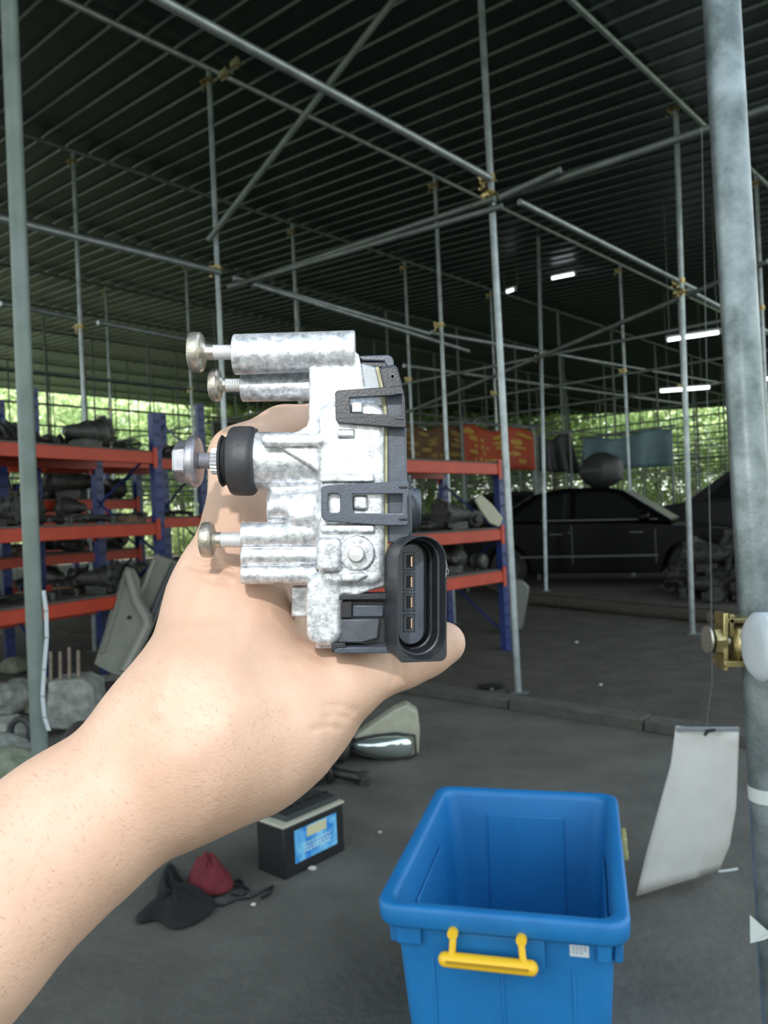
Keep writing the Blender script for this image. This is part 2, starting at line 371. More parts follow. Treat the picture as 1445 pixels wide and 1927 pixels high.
# regular grid of posts
SR = [1.7, 4.3, 7.65, 10.2, 12.8, 15.4, 18., 20.6, 23.2, 25.8, 28.4, 31., 33.6, 36.2, 38.8]
TG = [2.9, 5.9, 8.6, 11.4, 14.2, 17., 19.8, 22.6, 25.4, 28.2, 31., 33.6]
named = {(4.3, 5.9): 'upright tube rising behind the upper bolts of the motor', (7.65, 5.9): 'upright tube just right of the motor top, left of the tall thin one',
         (4.3, 8.6): 'upright tube standing behind the left red beam, second from the left edge', (7.65, 8.6): 'upright tube rising behind the top barrel of the motor',
         (12.8, 5.9): 'thin upright tube behind the roof of the black car', (10.2, 2.9): 'upright tube right of the large stained pole, at the right edge'}
proto = {}
for t_ in TG:
    for s_ in SR:
        if (s_, t_) in ((7.65, 2.9), (10.2, 5.9), (4.3, 2.9), (1.7, 2.9), (1.7, 5.9)): continue
        b = ST(s_, t_, gl if s_ > 4.75 else 0)
        if b.y < 2: continue
        u_, _ = uvd(b + UP * 2)
        if u_ < -120 or u_ > 1500: continue
        if 2 < b.x and 8.5 < b.y < 20 and b.x < 12: b.z = .2
        near = b.length < 17
        key = (round(t_, 1), round(b.z, 2), near)
        lab = named.get((s_, t_)); grp = None
        if not lab: lab = 'galvanised upright tube of the scaffold field under the roof' if near else 'thin far upright tube of the scaffold field before the trees'; grp = 'middle scaffold posts' if near else 'far scaffold posts'
        if key not in proto:
            top = Vector((b.x, b.y, roof_z(t_) - .06)); cps = [(ZL, E1), (top.z - .12, E1)] if near else []
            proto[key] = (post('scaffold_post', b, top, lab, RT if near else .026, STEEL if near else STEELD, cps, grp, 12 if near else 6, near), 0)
            if not near: pass
        else:
            c = dup(proto[key][0]); c.location = b; c['label'] = lab
            if grp: c['group'] = grp
            elif 'group' in c: del c['group']
def tube(p, q, label, name='ledger_tube', r=RT, m=STEEL, group=None, n=12, cat='tube'):
    g = G(); g.tube(p, q, r, n); return tag(g.build(name, m, origin=p), label, cat, group)
# ledgers and braces placed one by one
Bm, Bf = P(925, 337, 5.75), P(1285, 532, 8.05); dB = (Bf - Bm).normalized()
tube(Bm - dB * 7.5, Bm - dB * .02, 'bright level tube crossing the top, ending at the tall thin post', r=.027)
tube(Bm + dB * .35 - UP * .06, Bf + dB * .3, 'bright level tube running from the tall thin post to the post before the car')
tube(Bf + dB * .1 - UP * .05, Bf + dB * 14, 'level tube running on behind the large pole at the right')
Em, Rm = P(935, 372, 5.7), P(1342, 236, 4.6); dR = (Rm - Em).normalized()
tube(Em - dR * 2.9, Em - dR * .02 , 'dark cross tube running left from the tall thin post, upper of the pair', m=STEELD)
tube(P(945, 388, 5.75), P(430, 540, 7.4), 'dark cross tube running left from the tall thin post, lower of the pair', m=STEELD)
tube(P(985, 360, 5.6), Rm + dR * 1.5, 'dark cross tube running right behind the large stained pole', m=STEELD)
tube(P(940, 372, 5.62), P(1055, 320, 5.3), 'short dark stub of tube right of the tall thin post', m=STEELD)
tube(P(392, 452, 7.05), P(800, -78, 6.0), 'slanting brace tube crossing the dark roof at the upper left', 'brace_tube', m=STEELD, r=.028)
tube(P(1445, 492, 7.5), P(764, 777, 12.5), 'slanting brace tube descending left from the post before the car', 'brace_tube', m=STEELD, r=.028)
b0, b1 = P(0, 411, 5.05), P(412, 512, 7.1); dE = (b1 - b0).normalized()
tube(b0 - dE * 1.5, b1, 'bright bluish level tube at the left, ending at the post behind the motor', r=.027)
tube(P(440, 523, 7.2), P(808, 628, 9.6), 'bright level tube going right above the top barrel of the motor')
tube(P(475, 535, 7.3), P(882, 661, 10.3), 'second bright level tube overlapping just below the first above the motor')
tube(P(812, 626, 9.6), P(1368, 722, 21), 'long level tube running to the right behind the tall thin post')
a0, a1 = P(0, 571, 7.4), P(142, 599, 8.5)
tube(a0, a1, 'pale level tube above the left rack, left piece')
tube(P(184, 607, 8.9), P(420, 652, 11), 'pale level tube above the left rack, right piece')
tube(P(760, 688, 15), P(1290, 760, 27), 'long pale low level tube before the far trees', m=STEEL, r=.04)
# purlins under the roof and far ledgers
for i, t_ in enumerate(TG):
    z = roof_z(t_) - .06
    nm = {0: 'bright purlin tube under the brighter roof bay at the upper right', 1: 'pale purlin tube crossing from the top left corner under the dark roof', 2: 'dim purlin tube under the dark roof above the left rack'}
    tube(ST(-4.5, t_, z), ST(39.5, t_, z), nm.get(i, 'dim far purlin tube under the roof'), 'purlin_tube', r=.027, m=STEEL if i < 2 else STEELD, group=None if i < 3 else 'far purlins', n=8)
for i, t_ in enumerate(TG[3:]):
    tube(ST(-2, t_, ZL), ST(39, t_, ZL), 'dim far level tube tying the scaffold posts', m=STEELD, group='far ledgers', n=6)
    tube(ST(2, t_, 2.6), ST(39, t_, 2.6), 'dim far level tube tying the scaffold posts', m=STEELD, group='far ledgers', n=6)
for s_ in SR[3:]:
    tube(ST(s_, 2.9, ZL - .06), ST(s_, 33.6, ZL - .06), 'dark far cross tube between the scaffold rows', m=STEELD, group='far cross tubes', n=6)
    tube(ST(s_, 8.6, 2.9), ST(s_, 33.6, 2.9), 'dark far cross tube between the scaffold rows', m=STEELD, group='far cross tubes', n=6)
for k in range(6):
    a = ST(SR[4 + k], 11.4 + 2.8 * (k % 3), 1.6); tube(a, a + E2 * 7 + UP * 2.6, 'dark far slanting brace between posts', 'brace_tube', m=STEELD, group='far braces', n=6)
# loose clamps hung under the purlin
for (x, y, d), lab in (((418, 142, 7.), 'small loose pale clamps hanging at the purlin, left one'), ((440, 122, 7.), 'small loose pale clamps hanging at the purlin, right one')):
    p = P(x, y, d); q = thing('tube_clamp', p, lab, 'clamp'); coupler(q, p, E1, UP, .9, mat('pale_brass', (.30, .27, .16), .5, .6))
# fluorescent lamps
LAMP = mat('fluorescent_tube', (.9, .95, 1), .4, emit=(.85, .93, 1, 9))
for (x0, y0, x1, y1, d, lab) in ((1258, 640, 1352, 626, 10.5, 'lit fluorescent tube lamp, upper one left of the large pole'), (1243, 736, 1334, 729, 15, 'lit fluorescent tube lamp, lower one left of the large pole'), (1398, 718, 1450, 712, 15.5, 'lit fluorescent tube lamp right of the large pole'), (1040, 524, 1080, 516, 14, 'small distant lit tube lamp under the dark roof, left of the post by the car'), (955, 549, 968, 545, 14, 'tiniest distant lit tube lamp, just right of the tall thin post')):
    a, b = P(x0, y0, d), P(x1, y1, d - .3); t = thing('tube_lamp', a, lab, 'lamp'); ax = (b - a).normalized()
    g = G(); g.tube(a, b, .018 if d < 15 else .028, 10); g.build('lamp_tube', LAMP, t, origin=a)
    g = G(); g.box((a + b) / 2 + UP * .045, (b - a).length + .05, .05, .03, ax, UP.cross(ax), UP); g.box(a - ax * .02 + UP * .01, .02, .05, .07, ax, UP.cross(ax), UP); g.box(b + ax * .02 + UP * .01, .02, .05, .07, ax, UP.cross(ax), UP); g.build('fitting', mat('lamp_fitting', (.5, .5, .5), .5), t, origin=a)
    g = G(); m_ = (a + b) / 2
    for q in (-.3, .3): g.tube(m_ + ax * q + UP * .05, m_ + ax * q + UP * (6.1 - m_.z if m_.z < 6 else .3), .004, 5)
    g.build('hanging_wire', STEELD, t, origin=a)

# ================================================================ TREES
def leafmesh(name, n, rx, rz, sz, m, seed):
    rnd = np.random.RandomState(seed); vs = []; fs = []
    for _ in range(n):
        # clumps
        th = rnd.uniform(0, 2 * math.pi); ph = math.acos(rnd.uniform(-1, 1)); rr = rnd.uniform(.55, 1) * (1 + .25 * math.sin(3 * th + seed) * math.sin(4 * ph))
        c = np.array([rx * rr * math.sin(ph) * math.cos(th), rx * rr * math.sin(ph) * math.sin(th), rz * rr * math.cos(ph)])
        a = rnd.normal(size=3); a /= np.linalg.norm(a); b = np.cross(a, rnd.normal(size=3)); b /= np.linalg.norm(b); s = sz * rnd.uniform(.6, 1.3)
        o = len(vs); vs += [c - a * s, c - b * s * .4, c + a * s, c + b * s * .4]; fs.append((o, o + 1, o + 2, o + 3))
    me = bpy.data.meshes.new(name); me.from_pydata([tuple(v) for v in vs], [], fs); me.materials.append(m); return me
LM = [leafmesh('crown', 3400, 3.2, 3.6, .19, LEAF[i % 3], i) for i in range(3)]
BM = [leafmesh('foliage', 1500, 1.5, 1.1, .13, LEAF[i % 3], 10 + i) for i in range(3)]
TKM = None
def tree(p, k, sc_, lab):
    t = thing('leafy_tree', p, lab, 'tree', 'trees beyond the shed')
    g = G(); pts = [Vector(p) + Vector((.12 * math.sin(i + p[0]), .1 * math.cos(i * 1.3), i * .9 * sc_)) for i in range(7)]
    g.path(pts, .17 * sc_, 8); 
    for q in range(3): g.path([pts[3 + q], pts[3 + q] + Vector((math.cos(q * 2.1 + p[0]) * 1.0, math.sin(q * 2.1) * .8, 1.2)), pts[3 + q] + Vector((math.cos(q * 2.1 + p[0]) * 1.7, math.sin(q * 2.1) * 1.3, 2.4))], .06, 6)
    g.build('trunk', BARK, t, origin=p)
    c = bpy.data.objects.new('crown', LM[k % 3]); sc.collection.objects.link(c); c.parent = t; c.location = (0, 0, 5.2 * sc_); c.scale = (sc_, sc_, sc_ * .95); c.rotation_euler.z = p[0]
    c['kind'] = 'stuff'
rt = random.Random(5)
for i in range(26):
    az = -31 + i * 2.5; a_ = math.radians(az); r_ = rt.uniform(44, 50) if az > -5 else rt.uniform(41, 46)
    tree(Vector((math.sin(a_) * r_ / math.cos(a_) * .9, r_, -.2)), i, rt.uniform(1.0, 1.35), 'green leafy tree beyond the open edge of the shed')
for i in range(24):
    a_ = math.radians(-30 + i * 2.6); r_ = rt.uniform(38, 42); p = Vector((math.tan(a_) * r_, r_ + (4 if i > 12 else 0), -.2))
    b = thing('leafy_shrub', p, 'bushy green shrub beyond the open edge of the shed', 'shrub', 'shrubs beyond the shed')
    c = bpy.data.objects.new('foliage', BM[i % 3]); sc.collection.objects.link(c); c.parent = b; c.location = (0, 0, 1.3); c.scale = (1.5, 1, 1.35 + .3 * (i % 2)); c['kind'] = 'stuff'
    g = G()
    for q in range(4): g.tube(p, p + Vector((math.cos(q * 1.6) * .7, math.sin(q * 1.6) * .6, 1.6)), .03, 5)
    g.build('stem', BARK, b, origin=p)

# ================================================================ RACKS AND CAR PARTS
def rack(o, lab, L=2.5, D=.8, levels=(.78, 1.4, 2.05), top=2.45, e1=E1, e2=E2):
    """o = base of the front upright at the right end; the rack runs back along -e1, deep along e2"""
    t = thing('storage_rack', o, lab, 'rack')
    for a in (0, -L):
        for b in (0, D):
            p = o + e1 * a + e2 * b; g = G(); c = p + UP * (top / 2)
            g.box(c + UP * .004, .09, .012, top, e1, e2); g.box(c + e1 * .042 + e2 * .03, .008, .06, top, e1, e2); g.box(c - e1 * .042 + e2 * .03, .008, .06, top, e1, e2)
            u = g.build('upright', BLUE, t, smooth=False, origin=p)
            g = G(); g.box(p + UP * .004, .13, .11, .008, e1, e2); g.build('foot_plate', BLUE, u, smooth=False, origin=p)
            g = G()
            for k in range(int(top / .12)): g.box(p + UP * (.1 + k * .12) + e1 * .018 - e2 * .0065, .012, .003, .035, e1, e2); g.box(p + UP * (.1 + k * .12) - e1 * .018 - e2 * .0065, .012, .003, .035, e1, e2)
            g.build('slots', DARK, u, smooth=False, origin=p, stuff=True)
    for a in (0, -L):
        z = .15; k = 0
        while z < top - .5:
            p = o + e1 * a + UP * z; q = o + e1 * a + e2 * D + UP * (z + .5)
            if k % 2: p, q = o + e1 * a + e2 * D + UP * z, o + e1 * a + UP * (z + .5)
            g = G(); g.tube(p + e2 * .02, q, .013, 6); g.build('frame_brace', BLUE, t, origin=p); z += .5; k += 1
    for z in levels:
        for b in (-.0, D):
            p = o + e2 * b + UP * z; sgn = -1 if b == 0 else 1
            g = G(); g.box(p - e1 * (L / 2) + e2 * .03 * sgn * 0, L - .09, .05, .105, e1, e2); bm_ = g.build('beam', RED, t, bevel=.004, origin=p)
            for a in (-.055, -L + .055):
                g = G(); g.box(p + e1 * a + e2 * .03 * sgn, .05, .008, .19, e1, e2); g.build('end_plate', RED, bm_, smooth=False, origin=p)
        g = G(); g.box(o - e1 * (L / 2) + e2 * (D / 2) + UP * (z + .062), L - .02, D + .0, .016, e1, e2); g.build('shelf_board', BOARD, t, smooth=False, origin=o + UP * z)
    return t
# prototypes of shelf parts (origin at their base)
def finish(t, build):
    build(t)
    return t
def alternator(p, lab, grp):
    t = thing('alternator', p, lab, 'car part', grp); c = p + UP * .075
    g = G(); g.lathe(c - E1 * .08, E1, [(0, .03), (.01, .062), (.04, .072), (.05, .066), (.1, .066), (.11, .072), (.14, .06), (.15, .02)], 16); g.box(p + UP * .012 , .05, .05, .024); g.build('body', OILG, t, origin=p)
    g = G(); g.lathe(c + E1 * .075, E1, [(0, .03), (.004, .034), (.01, .028), (.018, .034), (.026, .028), (.034, .034), (.038, .03)], 16); g.build('pulley', OILY, t, origin=p); return t
def damper(p, lab, grp):
    t = thing('shock_absorber', p, lab, 'car part', grp); c = p + UP * .055
    g = G(); g.lathe(c - E1 * .22, E1, [(0, .012), (.02, .03), (.2, .03), (.21, .012), (.44, .012)], 12); g.build('damper_tube', OILY, t, origin=p)
    g = G(); pts = [c + E1 * (-.1 + .26 * i / 60) + E2 * (.045 * math.cos(i * .63)) + UP * (.045 * math.sin(i * .63)) for i in range(61)]
    g.path(pts, .008, 6); g.build('coil_spring', OILG, t, origin=p); return t
def gearbox(p, lab, grp):
    t = thing('gearbox', p, lab, 'car part', grp)
    g = G(); g.lathe(p + UP * .11 - E1 * .14, E1, [(0, .11), (.03, .11), (.05, .09), (.14, .08), (.2, .055), (.28, .04), (.3, .025)], 14); g.box(p + UP * .03, .16, .12, .06, E1, E2); g.build('casing', OILG, t, bevel=.004, origin=p)
    g = G()
    for k in range(8): a = k * math.pi / 4; g.box(p + UP * .11 - E1 * .125 + E2 * .1 * math.cos(a) + UP * .1 * math.sin(a), .03, .04, .04, E1, E2)
    g.lathe(p + UP * .11 - E1 * .135, E1, [(0, .1), (.02, .1)], 12)
    g.build('lug', OILY, t, origin=p); return t
def disc(p, lab, grp):
    t = thing('brake_disc', p, lab, 'car part', grp)
    g = G(); g.lathe(p, UP, [(0, .05), (0, .13), (.02, .13), (.022, .08), (.05, .075), (.052, .03)], 24); g.build('rotor', OILB, t, origin=p)
    g = G()
    for k in range(5): g.lathe(p + UP * .05 + Vector((math.cos(k * 1.257) * .052, math.sin(k * 1.257) * .052, 0)), UP, [(0, .006), (.02, .006)], 6)
    g.build('stud', OILG, t, origin=p); return t
def manifold(p, lab, grp):
    t = thing('intake_manifold', p, lab, 'car part', grp)
    g = G()
    for k in range(4): q = p + E1 * (k * .08 - .12); g.path([q + UP * .02 - E2 * .1, q + UP * .1 - E2 * .06, q + UP * .15, q + UP * .11 + E2 * .07, q + UP * .05 + E2 * .1], .024, 8)
    g.build('runner', OILY, t, origin=p)
    g = G(); g.tube(p + UP * .05 + E2 * .1 - E1 * .17, p + UP * .05 + E2 * .1 + E1 * .17, .045, 12); g.build('plenum', OILG, t, origin=p); return t
def arm(p, lab, grp):
    t = thing('control_arm', p, lab, 'car part', grp)
    g = G(); g.path([p + UP * .03 - E1 * .16, p + UP * .05 - E1 * .05 + E2 * .03, p + UP * .05 + E1 * .08, p + UP * .03 + E1 * .17 - E2 * .06], .026, 8); g.path([p + UP * .05 - E1 * .02, p + UP * .04 + E2 * .12 + E1 * .05], .022, 8); g.build('link', OILY, t, origin=p)
    g = G()
    for q in (p - E1 * .16, p + E1 * .17 - E2 * .06): g.lathe(q, UP, [(0, .03), (.06, .03)], 12)
    g.build('bush', OILG, t, origin=p); return t
PR = []
KINDS = [(alternator, 'dull grey alternator with pulley'), (damper, 'dark shock absorber with coil spring'), (gearbox, 'grey cast gearbox casing'), (disc, 'rusty brown brake disc'), (manifold, 'black intake manifold with curved runners'), (arm, 'dark suspension control arm')]
for fn, lab in KINDS: PR.append([fn, lab, None])
def place(k, p, where, rz=None, s=1.):
    fn, lab, pro = PR[k]
    full = lab + ' among the parts ' + where; grp = fn.__name__ + 's ' + where
    if pro is None: t = fn(Vector((0, 0, 0)), full, grp.replace('_', ' ')); PR[k][2] = t
    else: t = dup(pro)
    t.location = p; t.rotation_euler = (0, 0, rz if rz is not None else random.uniform(0, 6.28)); t.scale = (s, s, s); t['label'] = full; t['group'] = grp
    return t
R1 = ST(0, 0) ; r1 = Vector((-2.06, 7.1, 0))
F1 = Vector((.5, math.sqrt(.75), 0)); F2 = Vector((-F1.y, F1.x, 0))
rack(r1, 'red beamed blue rack at the left edge behind the left pole', e1=F1, e2=F2, levels=(.78, 1.39, 2.04))
def fill(o, L, D, levels, where, step=.27, s=1.35, e1=E1, e2=E2):
    for z in levels:
        a = .22
        while a < L - .2:
            for b in (.2, .58) if D > .6 else (.25,):
                k = random.randrange(6); p = o - e1 * (a + random.uniform(-.03, .03)) + e2 * (b + random.uniform(-.03, .03)) + UP * (z + .0705)
                place(k, p, where, s=random.uniform(.85, 1.0) * s * (.78 if k in (1, 4, 5) else 1))
            a += step * s
fill(r1, 2.5, .8, (.78, 2.04), 'on the left rack', e1=F1, e2=F2)
fill(r1, 2.5, .8, (1.39,), 'on the left rack', .30, 1.35, e1=F1, e2=F2)
r2 = Vector((1.17, 7.6, gl)); rack(r2, 'red beamed blue rack right of the motor beside the tall thin post', L=2.2, D=.7, levels=(.73, 1.14, 1.78), top=1.86)
fill(r2, 2.2, .7, (.73, 1.14), 'on the right rack', .25, 1.3)
r3 = Vector((-2.05, 8.85, 0)) ; rack(r3, 'blue rack seen past the end of the left rack', L=1.9, D=.8, levels=(.8, 1.45, 2.1), top=2.8)
fill(r3, 1.9, .8, (.8, 1.45, 2.1), 'on the rack behind', .4, 1.3)
for q_, (off, lab_) in enumerate(((2.0, 'red beamed blue rack in the second row behind the left rack'), (4.2, 'red beamed blue rack in the third row behind the left rack'))):
    for w_ in (0, 2.6):
        o5 = r1 + F2 * off - F1 * (w_ - 1.6 - 1.4 * q_); rack(o5, lab_ + (', near bay' if w_ else ', far bay'), e1=F1, e2=F2, levels=(.5, 1.1, 1.7), top=2.3)
        fill(o5, 2.5, .8, (.5, 1.1, 1.7), 'on the ' + ('second', 'third')[q_] + ' row of racks', .33, 1.9, e1=F1, e2=F2)
# pile of car parts around rack ends on the ground
for i in range(16):
    p = Vector((random.uniform(-2.0, -1.3), random.uniform(7.7, 8.9), 0)); place(random.choice((0, 2, 3, 4, 5)), p, 'on the ground past the left rack', s=1.5)

# leaning trim panels
def slab(name, pts, off, m, lab, cat, bev=.006, group=None, extra=None):
    g = G(); g.prism(pts, off); o = g.build(name, m, bevel=bev, origin=pts[0], smooth=True); tag(o, lab, cat, group); return o
def panel(name, outl, d0, d1, y0, y1, m, lab, thick=.035):
    def dep(y): return d0 + (d1 - d0) * (y - y0) / (y1 - y0)
    pts = [P(x, y, dep(y)) for x, y in outl]; t = thing(name, pts[0], lab, 'car trim')
    g = G(); g.prism(pts, CF * thick); g.build('panel', m, t, bevel=.008, origin=pts[0])
    return t, dep
t, dep = panel('door_trim', [(236, 1066), (252, 1072), (262, 1092), (263, 1125), (284, 1158), (286, 1180), (256, 1240), (238, 1274), (210, 1268), (176, 1250), (196, 1190), (214, 1120)], 6.75, 6.3, 1066, 1274, TRIM, 'beige grey door trim panel standing in front, leaning behind the wrist')
g = G(); g.path([P(x, y, dep(y) - .012) for x, y in ((240, 1078), (250, 1110), (256, 1132), (274, 1162), (276, 1178), (250, 1230), (232, 1264))], .035, 8); g.build('rolled_edge', mat('pale_trim', (.24, .245, .22), .55), t, origin=P(240, 1078, 6.7))
g = G(); g.path([P(x, y, dep(y) - .01) for x, y in ((236, 1075), (214, 1160), (192, 1230))], .016, 6); g.build('ridge', TRIM, t, origin=P(240, 1078, 6.7))
g = G(); g.lathe(P(243, 1163, dep(1163) - .008), CF, [(0, .02), (.012, .02)], 12); g.build('clip_hole', DARK, t, origin=P(243, 1163, 6.6))
t, dep = panel('door_trim', [(292, 1042), (330, 1056), (338, 1072), (300, 1150), (282, 1190), (262, 1240), (244, 1290), (230, 1280), (255, 1170), (256, 1110)], 7.0, 6.5, 1042, 1290, TRIM, 'grey door trim panel leaning in the middle behind the first')
g = G(); g.path([P(x, y, dep(y) - .012) for x, y in ((328, 1060), (305, 1110), (285, 1160), (262, 1225))], .03, 8); g.build('rolled_edge', TRIMD, t, origin=P(328, 1060, 7))
g = G(); g.path([P(x, y, dep(y) - .012) for x, y in ((290, 1055), (272, 1100), (258, 1125))], .022, 8); g.build('ridge', mat('pale_trim', (.2, .2, .2)), t, origin=P(328, 1060, 7))
panel('door_trim', [(338, 1060), (352, 1078), (360, 1100), (330, 1180), (285, 1290), (262, 1285), (300, 1170)], 7.15, 6.6, 1060, 1290, TRIMD, 'dark trim panel leaning last, nearest the wrist')

# concrete block with reinforcing bars
cb = PZ(150, 1376); cbt = thing('concrete_block', cb, 'rough pale concrete block with four bars sticking up', 'block')
s_ = cb.y / F
rg = random.Random(3)
g = G(); g.prism([P(90, 1284, 5.3), P(150, 1278, 5.3), P(174, 1290, 5.3), P(178, 1330, 5.3), P(174, 1362, 5.3), P(145, 1362, 5.3), P(126, 1374, 5.3), P(84, 1372, 5.3)], CF * .28 - CR * .02)
g.build('block', CONC, cbt, bevel=.012, origin=cb)
for x, y0 in ((95, 1226), (113, 1226), (130, 1218), (147, 1224)):
    g = G(); a = P(x + 1, 1290, 5.38); b = P(x, y0, 5.38); g.tube(a, b, .011, 8)
    for k in range(9): g.lathe(a.lerp(b, .1 + k * .1), b - a, [(0, .011), (.005, .0135), (.01, .011)], 8)
    g.build('steel_bar', RUST, cbt, origin=a)
g = G(); a, b = PZ(180, 1284), PZ(300, 1272); g.box((a + b) / 2 + UP * .03, (b - a).length, .06, .06, (b - a), UP.cross(b - a), UP); tag(g.build('concrete_strip', CONC, bevel=.006), 'thin pale concrete strip on the ground right of the block with bars', 'concrete')
# rubble and low wall at the left edge
def rock(p, s, seed):
    r = random.Random(seed); g = G(); rs = []
    for i in range(5):
        ph = math.pi * (i + .5) / 5; rs.append([Vector(p) + Vector((s[0] * math.sin(ph) * math.cos(a * .8976) * r.uniform(.8, 1.15), s[1] * math.sin(ph) * math.sin(a * .8976) * r.uniform(.8, 1.15), s[2] * (1 - math.cos(ph)) * .5 * 1)) for a in range(7)])
    return g.rings(rs)
for i, (x, y, w_) in enumerate(((10, 1500, .3), (50, 1455, .2), (20, 1400, .22), (60, 1390, .15), (8, 1350, .3), (35, 1310, .18), (62, 1345, .1), (5, 1450, .25), (70, 1300, .16), (25, 1270, .2))):
    p = PZ(x, y); p.z = 0; tag(rock(p, (w_ * .75, w_ * .6, w_ * .9), i).build('concrete_rubble', CONC if i % 3 else mat('mossy', (.10, .13, .08), .9, 0, (.26, .27, .22), 12, .6, 40), origin=p, smooth=False, bevel=.01), 'broken lump of concrete heaped by the left pole', 'rubble', 'rubble by the left pole')
# hose ring on rubble
g = G(); c = P(38, 1375, 4.6); g.path([c + CR * .06 * math.cos(a * .52) - CD * .07 * math.sin(a * .52) for a in range(12)], .022, 8, closed=True); tag(g.build('rubber_ring', RUB, origin=c), 'black rubber ring on the rubble left of the left pole', 'ring')
# dark curved fender by the arm
def hull(name, pts2, z0, m, lab, cat, hts, thick=0, rings=7, seed=1, fold=.0, group=None, parent=None):
    """soft lump resting on the ground: outline on the floor, height profile towards its middle"""
    base = [PZ(x, y, z0) for x, y in pts2]; r = random.Random(seed)
    # resample smooth outline
    n = 40; out = []
    tot = len(base)
    for i in range(n):
        u = i / n * tot; k = int(u); f = u - k
        p0, p1, p2, p3 = base[(k - 1) % tot], base[k % tot], base[(k + 1) % tot], base[(k + 2) % tot]
        out.append(.5 * ((2 * p1) + (p2 - p0) * f + (2 * p0 - 5 * p1 + 4 * p2 - p3) * f * f + (3 * p1 - p0 - 3 * p2 + p3) * f ** 3))
    c = sum(out, Vector()) / n; rs = [[Vector((p.x, p.y, z0)) for p in out]]
    for k in range(1, rings + 1):
        q = k / (rings + .6); h = hts * math.sin(q * math.pi / 2) ** .8
        rs.append([Vector((p.x + (c.x - p.x) * q * .97, p.y + (c.y - p.y) * q * .97, z0 + h * (1 + fold * math.sin(i * .47 + k * 1.1) + fold * .8 * math.sin(i * .314 * seed + 1.7 * k) + fold * .4 * math.sin(i * 1.9 - k)))) for i, p in enumerate(out)])
    g = G(); g.rings(rs); o = g.build(name, m, parent, origin=c, angle=80, sub=1)
    if parent is None: tag(o, lab, cat, group)
    return o
hull('curved_panel', [(66, 1510), (98, 1450), (135, 1410), (185, 1402), (215, 1420), (230, 1470), (160, 1530), (90, 1560)], 0, mat('dark_grey_panel', (.055, .055, .055), .5), 'dark grey rounded car panel lying between the left pole and the forearm', 'car trim', .30, seed=2)
# hanging strip along left pole
g = G(); pts = [P(82, 1112, 2.90), P(87, 1150, 2.90), P(88, 1200, 2.90), P(83, 1260, 2.90), P(80, 1310, 2.90), P(84, 1350, 2.90), P(92, 1374, 2.90)]
for i in range(len(pts) - 1): g.box((pts[i] + pts[i + 1]) / 2, .014, .004, (pts[i + 1] - pts[i]).length + .003, CR, CF, pts[i + 1] - pts[i])
tag(g.build('tape_strip', mat('pale_strip', (.40, .44, .46), .5), smooth=False, origin=pts[0]), 'pale narrow tape strip hanging against the left pole', 'tape')

# ================================================================ FLOOR THINGS
# car battery
B = PZ(537, 1657); C = PZ(649, 1600); ax = (C - B).normalized(); ay = Vector((-ax.y, ax.x, 0)); L = (C - B).length; Dp = .165; hh = .205
bat = thing('car_battery', B, 'black car battery with a blue printed label on the concrete floor', 'battery')
cen = B + ax * L / 2 + ay * Dp / 2
g = G(); g.box(cen + UP * (hh / 2 - .004), L, Dp, hh, ax, ay); g.build('case', BLKP, bat, bevel=.006, origin=B)
g = G(); g.box(cen + UP * (hh + .001), L + .008, Dp + .008, .010, ax, ay); g.build('lid_rim', CREAM, bat, bevel=.002, origin=B)
g = G(); g.box(cen + UP * (hh + .016) + ax * .015 + ay * .008, L - .04, Dp - .025, .024, ax, ay, UP, .96); g.build('lid', mat('lid_plastic', (.022, .025, .024), .6), bat, bevel=.003, origin=B)
for k in range(6):
    g = G(); g.lathe(cen + ax * (-.105 + k * .05) + UP * (hh + .026), UP, [(0, .014), (.006, .014), (.006, .006), (.003, .006)], 14); g.build('vent_cap', BLKP, bat, origin=B)
for k, q in ((-1, -1), (1, -1)):
    g = G(); g.lathe(cen + ax * (-L / 2 + .018 if k < 0 else L / 2 - .03) + ay * (-.045 * q) + UP * (hh + .004), UP, [(0, .010), (.022, .008)], 12); g.build('terminal', mat('lead_terminal', (.4, .4, .38), .5, .7), bat, origin=B)
g = G(); lx0, lx1, lz0, lz1 = .055, L - .045, .045, hh - .03
f_ = lambda u, z, o=.0012: B + ax * u + UP * z - ay * o
g.prism([f_(lx0, lz0), f_(lx1, lz0), f_(lx1, lz1), f_(lx0, lz1)], -ay * .0008)
lb = g.build('label', mat('blue_label', (.02, .22, .62), .4, 0, (.22, .58, .85), 16, contrast=.12), bat, smooth=False, origin=B, label='blue printed label with pale markings')
g = G(); m0 = lx0 + (lx1 - lx0) * .28; m1 = lx0 + (lx1 - lx0) * .75
g.prism([f_(m0, lz1 - .045, .0022), f_(m1, lz1 - .045, .0022), f_(m1, lz1 - .004, .0022), f_(m0, lz1 - .004, .0022)], -ay * .0004); g.build('cream_print', mat('cream_print', (.55, .52, .33), .6), lb, smooth=False, origin=B)
g = G()
rr = random.Random(4)
for row, zz in enumerate((.103, .088, .074)):
    u = m0 - .02
    while u < m1 + .015:
        wd = rr.uniform(.006, .014); g.prism([f_(u, zz, .0024), f_(u + wd, zz, .0024), f_(u + wd, zz + .009, .0024), f_(u, zz + .009, .0024)], -ay * .0003); u += wd + .006
g.build('print_marks', mat('dark_print' if 0 else 'pale_print', (.45, .66, .72), .6), lb, smooth=False, origin=B)
